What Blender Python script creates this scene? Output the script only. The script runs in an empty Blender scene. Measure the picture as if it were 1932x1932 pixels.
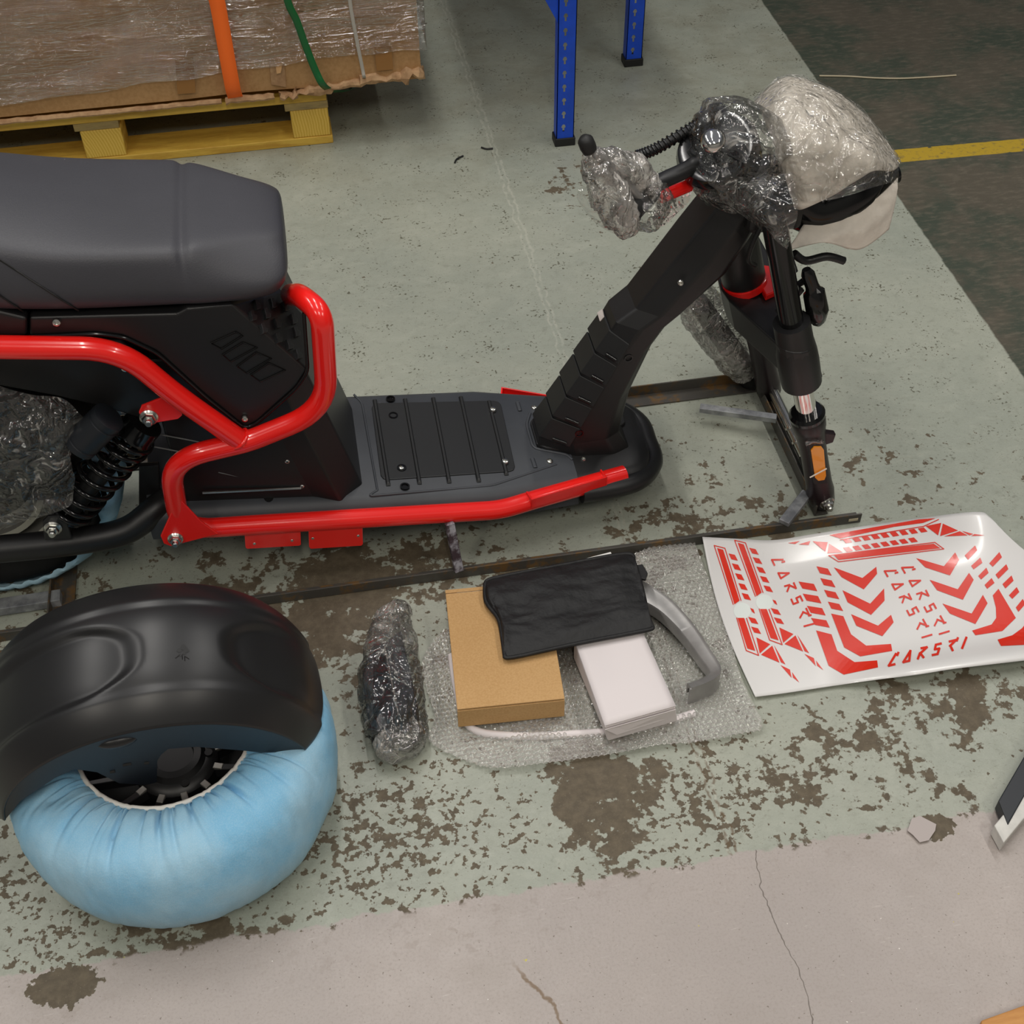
import bpy, bmesh, math, random
from mathutils import Vector, Matrix, noise
random.seed(7)
sc = bpy.context.scene
col = sc.collection
R = math.radians
V = Vector

# ------------------------------------------------------------------ camera
FPX = 2432.412
CR = V((0.98486806, -0.17301214, -0.01008527))   # camera right
CD = V((-0.13172104, -0.70946212, -0.69232440))  # camera down
CF = V((0.11262541, 0.68317662, -0.72151592))    # camera forward
CAM = V((0, 0, 1.75))
cd = bpy.data.cameras.new('camera')
cam = bpy.data.objects.new('camera', cd)
col.objects.link(cam)
cd.sensor_width = 36
cd.lens = FPX / 1932 * 36
cd.clip_start = .05
cam.matrix_world = Matrix(((CR.x, -CD.x, -CF.x, CAM.x), (CR.y, -CD.y, -CF.y, CAM.y), (CR.z, -CD.z, -CF.z, CAM.z), (0, 0, 0, 1)))
sc.camera = cam
sc.view_settings.view_transform = 'Standard'
sc.view_settings.look = 'None'
sc.view_settings.gamma = 1
sc.view_settings.use_curve_mapping = False
sc.view_settings.exposure = 0.34

# ------------------------------------------------------------------ light
w = bpy.data.worlds.new('hall')
sc.world = w
w.use_nodes = True
w.node_tree.nodes['Background'].inputs[0].default_value = (.80, .84, .92, 1)
w.node_tree.nodes['Background'].inputs[1].default_value = .17

def lamp(loc, sx, sy, power, color, rot=(0, 0, 0)):
    l = bpy.data.lights.new('ceiling_tube', 'AREA')
    l.shape = 'RECTANGLE'
    l.size, l.size_y = sx, sy
    l.energy = power
    l.color = color
    o = bpy.data.objects.new('ceiling_tube', l)
    o.location = loc
    o.rotation_euler = rot
    col.objects.link(o)
    return o
COOL = (1, .965, .92)
WARM = (1, .93, .82)
for y, p, c in ((2.9, 21, COOL), (1.3, 15, COOL), (-1.2, 25, WARM)):
    for x in (-2.2, .1, 2.4):
        lamp((x, y, 3.7), .12, 1.3, p, c)

# ------------------------------------------------------------------ helpers
def A(px, py, **k):
    """a point of the place: where the sight line of a photo pixel meets the plane X=, Y= or Z="""
    d = CR * (px - 966) + CD * (py - 966) + CF * FPX
    (a, v), = k.items()
    i = 'XYZ'.index(a)
    return CAM + d * ((v - CAM[i]) / d[i])

def AP(px, py, p0, nn):
    """the same for a plane through p0 with normal nn"""
    d = CR * (px - 966) + CD * (py - 966) + CF * FPX
    return CAM + d * ((p0 - CAM).dot(nn) / d.dot(nn))

def tag(o, label=None, cat=None, group=None, kind=None):
    if label: o['label'] = label
    if cat: o['category'] = cat
    if group: o['group'] = group
    if kind: o['kind'] = kind
    return o

def wloc(o):
    p = V((0, 0, 0))
    while o:
        p = p + o.location
        o = o.parent
    return p

def thing(name, loc, label, cat, group=None):
    o = bpy.data.objects.new(name, None)
    o.location = loc
    o.empty_display_size = .1
    col.objects.link(o)
    return tag(o, label, cat, group)

def fillet(pts, r, n=6):
    pts = [V(p) for p in pts]
    out = [pts[0]]
    for i in range(1, len(pts) - 1):
        a, b, c = pts[i - 1], pts[i], pts[i + 1]
        u, v = (a - b), (c - b)
        rr = r[i - 1] if isinstance(r, (list, tuple)) else r
        d = min(rr, u.length * .48, v.length * .48)
        p, q = b + u.normalized() * d, b + v.normalized() * d
        for k in range(n + 1):
            t = k / n
            out.append(p * (1 - t) ** 2 + b * 2 * t * (1 - t) + q * t * t)
    out.append(pts[-1])
    return out

def crom(pts, n=6):
    pts = [V(p) for p in pts]
    out = []
    for i in range(len(pts) - 1):
        p0 = pts[max(i - 1, 0)]; p1 = pts[i]; p2 = pts[i + 1]; p3 = pts[min(i + 2, len(pts) - 1)]
        for k in range(n):
            t = k / n
            out.append(.5 * ((2 * p1) + (p2 - p0) * t + (2 * p0 - 5 * p1 + 4 * p2 - p3) * t * t + (3 * p1 - p0 - 3 * p2 + p3) * t ** 3))
    out.append(pts[-1])
    return out

class MB:
    def __init__(s): s.v = []; s.f = []
    def add(s, vs, fs):
        o = len(s.v)
        s.v += [V(p) for p in vs]
        s.f += [tuple(i + o for i in f) for f in fs]
        return s
    def box(s, c, size, rot=None):
        c = V(c); h = V(size) / 2
        vs = [V((x * h.x, y * h.y, z * h.z)) for z in (-1, 1) for y in (-1, 1) for x in (-1, 1)]
        if rot is not None: vs = [rot @ p for p in vs]
        return s.add([c + p for p in vs], [(0, 2, 3, 1), (4, 5, 7, 6), (0, 1, 5, 4), (2, 6, 7, 3), (0, 4, 6, 2), (1, 3, 7, 5)])
    def hexa(s, b, t):
        return s.add(list(b) + list(t), [(3, 2, 1, 0), (4, 5, 6, 7), (0, 1, 5, 4), (1, 2, 6, 5), (2, 3, 7, 6), (3, 0, 4, 7)])
    def prism(s, poly, vec):
        n = len(poly); vec = V(vec); poly = [V(p) for p in poly]
        return s.add(poly + [p + vec for p in poly], [tuple(range(n - 1, -1, -1)), tuple(range(n, 2 * n))] + [(i, (i + 1) % n, n + (i + 1) % n, n + i) for i in range(n)])
    def loft(s, rings, cap=(True, True), closed=True):
        n = len(rings[0]); o = []
        for r in rings: o += list(r)
        fs = []
        m = n if closed else n - 1
        for k in range(len(rings) - 1):
            for i in range(m):
                a, b = k * n + i, k * n + (i + 1) % n
                fs.append((a, b, b + n, a + n))
        if closed and cap[0]: fs.append(tuple(range(n - 1, -1, -1)))
        if closed and cap[1]: fs.append(tuple(range((len(rings) - 1) * n, len(rings) * n)))
        return s.add(o, fs)
    def tube(s, path, r, n=12, cap=True, sq=None):
        path = [V(p) for p in path]
        rings = []
        t0 = (path[1] - path[0]).normalized()
        up = V((0, 0, 1)) if abs(t0.z) < .9 else V((1, 0, 0))
        nx = t0.cross(up).normalized(); pt = t0
        for i, p in enumerate(path):
            t = (path[min(i + 1, len(path) - 1)] - path[max(i - 1, 0)]).normalized()
            ax = pt.cross(t)
            if ax.length > 1e-7:
                nx = Matrix.Rotation(pt.angle(t), 3, ax.normalized()) @ nx
            nx = (nx - t * nx.dot(t)).normalized()
            ny = t.cross(nx); pt = t
            rr = r[i] if isinstance(r, (list, tuple)) else r
            if sq: rings.append([p + nx * a * rr + ny * b * rr for a, b in sq])
            else: rings.append([p + nx * math.cos(2 * math.pi * k / n) * rr + ny * math.sin(2 * math.pi * k / n) * rr for k in range(n)])
        return s.loft(rings, (cap, cap))
    def cyl(s, p0, p1, r0, r1=None, n=16):
        return s.tube([p0, p1], [r0, r0 if r1 is None else r1], n)
    def lathe(s, c, ax, prof, n=32, cap=True, a0=0, a1=2 * math.pi):
        """prof: (radius, along) pairs"""
        c = V(c); ax = V(ax).normalized()
        u = ax.orthogonal().normalized(); v = ax.cross(u)
        full = abs(a1 - a0 - 2 * math.pi) < 1e-6
        m = n if full else n + 1
        rings = [[c + ax * h + (u * math.cos(a0 + (a1 - a0) * k / n) + v * math.sin(a0 + (a1 - a0) * k / n)) * r for k in range(m)] for r, h in prof]
        return s.loft(rings, (cap, cap) if full else (False, False), full)
    def grid(s, rows):
        m = len(rows[0]); o = []
        for r in rows: o += list(r)
        return s.add(o, [(k * m + i, k * m + i + 1, (k + 1) * m + i + 1, (k + 1) * m + i) for k in range(len(rows) - 1) for i in range(m - 1)])
    def warp(s, fn):
        s.v = [fn(p) for p in s.v]; return s
    def build(s, name, mat, parent=None, smooth=35, bevel=0, seg=2, sub=0, solid=0, weld=False, label=None):
        org = wloc(parent) if parent else V((0, 0, 0))
        if not parent:
            lo = V((min(p.x for p in s.v), min(p.y for p in s.v), min(p.z for p in s.v)))
            hi = V((max(p.x for p in s.v), max(p.y for p in s.v), max(p.z for p in s.v)))
            org = V(((lo.x + hi.x) / 2, (lo.y + hi.y) / 2, lo.z))
        me = bpy.data.meshes.new(name)
        me.from_pydata([p - org for p in s.v], [], s.f)
        bm = bmesh.new(); bm.from_mesh(me)
        if weld: bmesh.ops.remove_doubles(bm, verts=bm.verts, dist=weld if weld is not True else 1e-5)
        bmesh.ops.recalc_face_normals(bm, faces=bm.faces)
        bm.to_mesh(me); bm.free()
        me.validate()
        if smooth is not None and smooth is not False:
            for p in me.polygons: p.use_smooth = True
            me.set_sharp_from_angle(angle=R(smooth))
        if mat: me.materials.append(mat)
        o = bpy.data.objects.new(name, me)
        col.objects.link(o)
        if parent: o.parent = parent
        else: o.location = org
        if sub:
            m = o.modifiers.new('s', 'SUBSURF'); m.levels = sub; m.render_levels = sub
        if bevel:
            m = o.modifiers.new('b', 'BEVEL'); m.width = bevel; m.segments = seg; m.limit_method = 'ANGLE'; m.angle_limit = R(30); m.harden_normals = False
        if solid:
            m = o.modifiers.new('t', 'SOLIDIFY'); m.thickness = solid; m.offset = 0
        if label: o['label'] = label
        return o

def part_mesh(o, parent, loc):
    """another piece that shares o's mesh, at world place loc"""
    c = o.copy(); c.parent = parent
    c.location = V(loc) - wloc(parent)
    col.objects.link(c)
    return c

def text_mesh(txt, size):
    cu = bpy.data.curves.new('t', 'FONT'); cu.body = txt; cu.size = size; cu.align_x = 'CENTER'; cu.align_y = 'CENTER'; cu.resolution_u = 3
    o = bpy.data.objects.new('t', cu); col.objects.link(o)
    dg = bpy.context.evaluated_depsgraph_get()
    me = bpy.data.meshes.new_from_object(o.evaluated_get(dg))
    vs = [v.co.copy() for v in me.vertices]; fs = [tuple(p.vertices) for p in me.polygons]
    bpy.data.objects.remove(o); bpy.data.curves.remove(cu); bpy.data.meshes.remove(me)
    return vs, fs

# ------------------------------------------------------------------ materials
def lin(c):
    return tuple((x / 255 / 12.92 if x / 255 <= .04045 else ((x / 255 + .055) / 1.055) ** 2.4) for x in c) + (1,)

class S:
    """a node socket with arithmetic"""
    def __init__(s, t, k): s.t = t; s.k = k
    def m(s, op, *b, clamp=False):
        n = s.t.nodes.new('ShaderNodeMath'); n.operation = op; n.use_clamp = clamp
        for i, q in enumerate((s,) + b):
            if isinstance(q, S): s.t.links.new(q.k, n.inputs[i])
            else: n.inputs[i].default_value = q
        return S(s.t, n.outputs[0])
    def __add__(s, b): return s.m('ADD', b)
    def __sub__(s, b): return s.m('SUBTRACT', b)
    def __mul__(s, b): return s.m('MULTIPLY', b)
    def __truediv__(s, b): return s.m('DIVIDE', b)
    __radd__ = __add__; __rmul__ = __mul__
    def rsub(s, a): return (s * -1) + a
    def abs(s): return s.m('ABSOLUTE')
    def max(s, b): return s.m('MAXIMUM', b)
    def min(s, b): return s.m('MINIMUM', b)
    def step(s, lo, hi):
        n = s.t.nodes.new('ShaderNodeMapRange'); n.interpolation_type = 'SMOOTHSTEP'
        n.inputs['From Min'].default_value = lo; n.inputs['From Max'].default_value = hi
        if lo > hi:
            n.inputs['From Min'].default_value = hi; n.inputs['From Max'].default_value = lo
            n.inputs['To Min'].default_value = 1; n.inputs['To Max'].default_value = 0
        s.t.links.new(s.k, n.inputs['Value'])
        return S(s.t, n.outputs[0])

class Mat:
    def __init__(s, name, color=(128, 128, 128), rough=.5, metal=0, **kw):
        s.m = bpy.data.materials.new(name); s.m.use_nodes = True
        s.t = s.m.node_tree; s.b = s.t.nodes['Principled BSDF']; s.out = s.t.nodes['Material Output']
        s.b.inputs['Base Color'].default_value = lin(color) if max(color) > 1 else tuple(color) + (1,)
        s.b.inputs['Roughness'].default_value = rough; s.b.inputs['Metallic'].default_value = metal
        for k, v in kw.items(): s.b.inputs[k.replace('_', ' ')].default_value = v
        s._c = None
    def co(s, scale=(1, 1, 1), kind='Object'):
        if s._c is None: s._c = s.t.nodes.new('ShaderNodeTexCoord')
        k = s._c.outputs[kind]
        if scale != (1, 1, 1):
            mp = s.t.nodes.new('ShaderNodeMapping'); mp.inputs['Scale'].default_value = scale
            s.t.links.new(k, mp.inputs[0]); k = mp.outputs[0]
        return k
    def xyz(s):
        n = s.t.nodes.new('ShaderNodeSeparateXYZ'); s.t.links.new(s.co(), n.inputs[0])
        return [S(s.t, n.outputs[i]) for i in range(3)]
    def noise(s, scale, detail=4, rough=.55, stretch=(1, 1, 1), dist=0, off=None):
        n = s.t.nodes.new('ShaderNodeTexNoise')
        n.inputs['Scale'].default_value = scale; n.inputs['Detail'].default_value = detail
        n.inputs['Roughness'].default_value = rough; n.inputs['Distortion'].default_value = dist
        k = s.co(stretch)
        if off:
            mp = s.t.nodes.new('ShaderNodeMapping'); mp.inputs['Location'].default_value = off
            s.t.links.new(k, mp.inputs[0]); k = mp.outputs[0]
        s.t.links.new(k, n.inputs['Vector'])
        return S(s.t, n.outputs[0])
    def voro(s, scale, feature='F1', stretch=(1, 1, 1)):
        n = s.t.nodes.new('ShaderNodeTexVoronoi'); n.feature = feature
        n.inputs['Scale'].default_value = scale
        s.t.links.new(s.co(stretch), n.inputs['Vector'])
        return S(s.t, n.outputs[0])
    def mix(s, f, a, b):
        n = s.t.nodes.new('ShaderNodeMix'); n.data_type = 'RGBA'
        for i, q in ((6, a), (7, b)):
            if isinstance(q, S): s.t.links.new(q.k, n.inputs[i])
            else: n.inputs[i].default_value = lin(q)
        if isinstance(f, S): s.t.links.new(f.k, n.inputs[0])
        else: n.inputs[0].default_value = f
        return S(s.t, n.outputs[2])
    def color(s, q): s.t.links.new(q.k, s.b.inputs['Base Color']); return s
    def rough(s, q): s.t.links.new(q.k, s.b.inputs['Roughness']); return s
    def bump(s, h, strength=.3, dist=.002):
        n = s.t.nodes.new('ShaderNodeBump'); n.inputs['Strength'].default_value = strength; n.inputs['Distance'].default_value = dist
        s.t.links.new(h.k, n.inputs['Height'])
        s.bn = n.outputs[0]
        s.t.links.new(n.outputs[0], s.b.inputs['Normal']); return s

def simple(name, c, rough=.5, metal=0, vary=0, vs=30, bump=0, bs=200, bd=.001, **kw):
    m = Mat(name, c, rough, metal, **kw)
    if vary:
        n = m.noise(vs, 4)
        m.color(m.mix(n.step(.3, .7), tuple(max(x * (1 - vary), 1.01) for x in c), tuple(min(255, x * (1 + vary)) for x in c)))
    if bump: m.bump(m.noise(bs, 3), bump, bd)
    return m.m

def film(name, haze=.1, refl=.35, bs=60, strength=1.0, dist=.01, hazec=(225, 222, 215), rough=.06, stretch=(1, 1, 1), det=3, lines=.5):
    """crumpled clear plastic film: see-through, glossy on its creases, a little milky where it is folded, with pale glint lines painted in"""
    m = Mat(name)
    t = m.t; t.nodes.remove(m.b)
    n1 = m.noise(bs, det, .55, stretch, 1.2); n2 = m.noise(bs * 2.7, 2, .5, stretch, .8, off=(3, 1, 2))
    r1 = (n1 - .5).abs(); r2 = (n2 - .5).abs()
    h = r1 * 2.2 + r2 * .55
    b = t.nodes.new('ShaderNodeBump'); b.inputs['Strength'].default_value = strength; b.inputs['Distance'].default_value = dist
    t.links.new(h.k, b.inputs['Height'])
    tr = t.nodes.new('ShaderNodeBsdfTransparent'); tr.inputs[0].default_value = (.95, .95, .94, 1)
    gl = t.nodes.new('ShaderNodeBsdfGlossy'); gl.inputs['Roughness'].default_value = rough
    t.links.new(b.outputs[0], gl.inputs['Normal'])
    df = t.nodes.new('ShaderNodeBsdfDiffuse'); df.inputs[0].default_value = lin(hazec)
    t.links.new(b.outputs[0], df.inputs['Normal'])
    lw = t.nodes.new('ShaderNodeLayerWeight'); lw.inputs[0].default_value = .3
    t.links.new(b.outputs[0], lw.inputs['Normal'])
    fz = S(t, lw.outputs['Fresnel'])
    crease_glint = r1.step(.022, .0) * r2.step(.10, .0) * lines  # whitish lines painted along the folds as glints, besides the fold haze
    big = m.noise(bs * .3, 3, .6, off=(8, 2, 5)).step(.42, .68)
    f1 = (crease_glint + big * haze * 1.6 + haze * .4).m('MINIMUM', .95)
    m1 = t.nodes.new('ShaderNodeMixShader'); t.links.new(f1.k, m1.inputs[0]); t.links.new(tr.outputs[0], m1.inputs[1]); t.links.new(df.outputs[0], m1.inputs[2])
    f2 = (fz * .7 + refl).m('MINIMUM', .9)
    m2 = t.nodes.new('ShaderNodeMixShader'); t.links.new(f2.k, m2.inputs[0]); t.links.new(m1.outputs[0], m2.inputs[1]); t.links.new(gl.outputs[0], m2.inputs[2])
    t.links.new(m2.outputs[0], m.out.inputs[0])
    return m.m

def mat_steel():
    m = Mat('rusty_steel', (60, 58, 55), .5, .15)
    n = m.noise(14, 6, .65); n2 = m.noise(90, 4)
    m.color(m.mix((n * .7 + n2 * .3).step(.5, .62), (78, 75, 70), (112, 84, 48)))
    m.rough((n.step(.4, .7) * .3) + .45)
    return m.m
def mat_wood(name, a, b, sc_=1.0, st=(1, 8, 8)):
    m = Mat(name, a, .62)
    n = m.noise(7 * sc_, 5, .6, st, .6)
    k = m.noise(60 * sc_, 3, .6, st)
    m.color(m.mix((n * .7 + k * .3).step(.35, .68), a, b))
    m.bump(n * .6 + k * .4, .35, .0015)
    return m.m
def mat_endgrain():
    m = Mat('pallet_end_grain', (206, 165, 60), .65)
    x, y, z = m.xyz()
    d = ((x * x) + (z * z)).m('SQRT') + m.noise(20, 3) * .012
    r = (d * 900).m('SINE')
    m.color(m.mix(r.step(-.6, .9), (212, 172, 66), (228, 192, 92)))
    return m.m
def mat_fabric():
    m = Mat('blue_nonwoven', (150, 196, 224), .8)
    n = m.noise(9, 3); k = m.noise(700, 2)
    z = m.xyz()[2]
    low_grey = (m.noise(6, 4) * .14 + z).step(.20, .10)  # greyer towards the bottom
    c = m.mix(n.step(.35, .7), (128, 190, 226), (160, 204, 228))
    c = m.mix(low_grey * .75, c, (156, 184, 194))
    c = m.mix(k.step(.45, .6) * .12, c, (225, 238, 245))
    m.color(c)
    m.bump(m.noise(260, 2) * .3 + m.noise(34, 4, .6) * 1.0, .5, .002)
    m.b.inputs['Subsurface Weight'].default_value = .0
    return m.m
def mat_card(name, a, b, fleck=300):
    m = Mat(name, a, .75)
    n = m.noise(fleck, 3); k = m.noise(5, 3)
    m.color(m.mix((n * .6 + k * .4).step(.35, .65), a, b))
    m.bump(m.noise(500, 2), .15, .0005)
    return m.m
def mat_leather():
    m = Mat('seat_vinyl', (50, 50, 54), .5)
    k = m.noise(420, 3); n = m.noise(6, 3)
    m.color(m.mix(n, (56, 56, 61), (66, 66, 72)))
    m.rough((k * .15) + .42)
    m.bump(m.voro(520) * .6 + k * .5, .22, .0008)
    return m.m
def mat_galv():
    m = Mat('galvanised', (150, 152, 154), .42, .35)
    n = m.noise(25, 5, .6, (1, 1, 1)); k = m.voro(60)
    m.color(m.mix(n.step(.35, .7), (118, 120, 124), (178, 180, 182)))
    m.rough(k * .3 + .3)
    return m.m
def mat_scuffed():
    m = Mat('scuffed_bar', (120, 110, 118), .55, .2)
    n = m.noise(40, 6, .7, (1, .25, 1))
    m.color(m.mix(n.step(.42, .62), (66, 52, 58), (170, 168, 176)))
    return m.m
def mat_fork():
    m = Mat('fork_black', (30, 25, 27), .33, .1)
    n = m.noise(4, 2)
    m.color(m.mix(n.step(.4, .6), (24, 21, 22), (34, 23, 27)))
    return m.m
M = {}
M['red'] = Mat('red_paint', (246, 30, 24), .22, Coat_Weight=.6, Coat_Roughness=.08).m
M['black'] = simple('black_plastic', (27, 27, 28), .42, bump=.12, bs=900, bd=.0004)
M['blackgloss'] = simple('black_gloss', (16, 16, 17), .14)
M['deck'] = simple('deck_plastic', (60, 63, 68), .5, vary=.06, vs=8, bump=.12, bs=900, bd=.0004)
M['panel'] = simple('battery_cover_plastic', (30, 31, 32), .46, bump=.1, bs=900, bd=.0004)
M['satin'] = simple('fender_satin_black', (30, 30, 31), .36)
M['navy'] = simple('inner_satin_black', (26, 30, 36), .45)
M['fork'] = mat_fork()
M['leather'] = mat_leather()
M['rubber'] = simple('tyre_rubber', (24, 23, 22), .7, vary=.15, bump=.2, bs=120)
M['capblack'] = simple('rubber_cap', (22, 22, 22), .55)
M['chrome'] = Mat('chrome', (225, 222, 218), .09, 1).m
M['zinc'] = Mat('zinc_bolt', (205, 205, 200), .25, 1).m
M['alloy'] = simple('alloy_rim', (178, 176, 168), .35, .7)
M['silver'] = simple('silver_plastic', (150, 148, 146), .33, .35, vary=.05)
M['steel'] = mat_steel()
M['galv'] = mat_galv()
M['scuff'] = mat_scuffed()
M['blue'] = simple('rack_blue', (12, 72, 198), .4, vary=.04)
M['fabric'] = mat_fabric()
M['elastic'] = simple('white_elastic', (236, 232, 224), .8, bump=.5, bs=500)
M['card'] = mat_card('brown_card', (186, 145, 92), (198, 158, 106))
M['carton'] = mat_card('carton_board', (166, 126, 80), (180, 140, 94), 120)
M['cartonlight'] = mat_card('torn_board', (190, 154, 114), (160, 122, 86), 60)
M['tape'] = Mat('brown_tape', (150, 104, 52), .25).m
M['whitecard'] = simple('white_card', (226, 218, 218), .6)
M['paper'] = simple('white_paper', (232, 232, 228), .7)
M['nylon'] = simple('black_nylon', (20, 20, 21), .62, bump=.6, bs=38, bd=.006)
M['yellowwood'] = mat_wood('yellow_pallet_wood', (222, 184, 78), (192, 148, 56), 1.0, (1, 8, 8))
M['endgrain'] = mat_endgrain()
M['greywood'] = mat_wood('weathered_wood', (176, 152, 96), (140, 122, 84))
M['orange'] = simple('orange_strap', (255, 112, 30), .6, bump=.3, bs=600, bd=.0004)
M['green'] = simple('green_band', (22, 96, 48), .35)
M['greyband'] = simple('grey_band', (178, 172, 162), .5)
M['sheet'] = Mat('sticker_backing', (222, 220, 218), .3, Coat_Weight=.3, Coat_Roughness=.1).m
M['stickred'] = Mat('sticker_red', (222, 46, 24), .3, Coat_Weight=.3, Coat_Roughness=.1).m
M['blank'] = Mat('sticker_blank', (226, 232, 228), .3).m
M['amber'] = Mat('amber_reflector', (244, 150, 20), .2, Coat_Weight=.5).m
M['foam'] = simple('packing_foam', (222, 214, 202), .7, vary=.04, bump=.4, bs=90, bd=.003)
M['white'] = simple('chipped_white_paint', (206, 204, 198), .5, vary=.06)
M['oak'] = mat_wood('orange_wood', (206, 150, 84), (184, 126, 66), .6, (1, 6, 6))
M['tie'] = simple('zip_tie', (222, 212, 196), .5)
M['label'] = simple('paper_label', (222, 214, 210), .6)
M['print'] = simple('grey_print', (120, 122, 122), .6)
M['chip'] = simple('grey_paint_chip', (176, 166, 162), .5)
M['straw'] = simple('pale_straw', (190, 178, 150), .7)
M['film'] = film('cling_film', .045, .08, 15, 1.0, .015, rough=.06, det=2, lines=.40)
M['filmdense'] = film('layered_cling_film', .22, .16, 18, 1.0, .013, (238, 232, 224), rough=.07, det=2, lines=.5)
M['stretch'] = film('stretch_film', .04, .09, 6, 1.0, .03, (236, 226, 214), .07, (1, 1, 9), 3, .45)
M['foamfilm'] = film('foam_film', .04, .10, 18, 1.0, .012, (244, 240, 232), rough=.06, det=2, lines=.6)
def mat_bubble():
    m = Mat('bubble_film'); t = m.t; t.nodes.remove(m.b)
    tr = t.nodes.new('ShaderNodeBsdfTransparent'); tr.inputs[0].default_value = (.95, .95, .94, 1)
    gl = t.nodes.new('ShaderNodeBsdfGlossy'); gl.inputs['Roughness'].default_value = .10
    df = t.nodes.new('ShaderNodeBsdfDiffuse'); df.inputs[0].default_value = lin((222, 218, 210))
    lw = t.nodes.new('ShaderNodeLayerWeight'); lw.inputs[0].default_value = .45
    fc = S(t, lw.outputs['Facing'])
    f1 = fc * .75 + .12
    m1 = t.nodes.new('ShaderNodeMixShader'); t.links.new(f1.k, m1.inputs[0]); t.links.new(tr.outputs[0], m1.inputs[1]); t.links.new(df.outputs[0], m1.inputs[2])
    f2 = S(t, lw.outputs['Fresnel']) * .6 + .10
    m2 = t.nodes.new('ShaderNodeMixShader'); t.links.new(f2.k, m2.inputs[0]); t.links.new(m1.outputs[0], m2.inputs[1]); t.links.new(gl.outputs[0], m2.inputs[2])
    t.links.new(m2.outputs[0], m.out.inputs[0])
    return m.m
M['bubble'] = mat_bubble()
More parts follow.
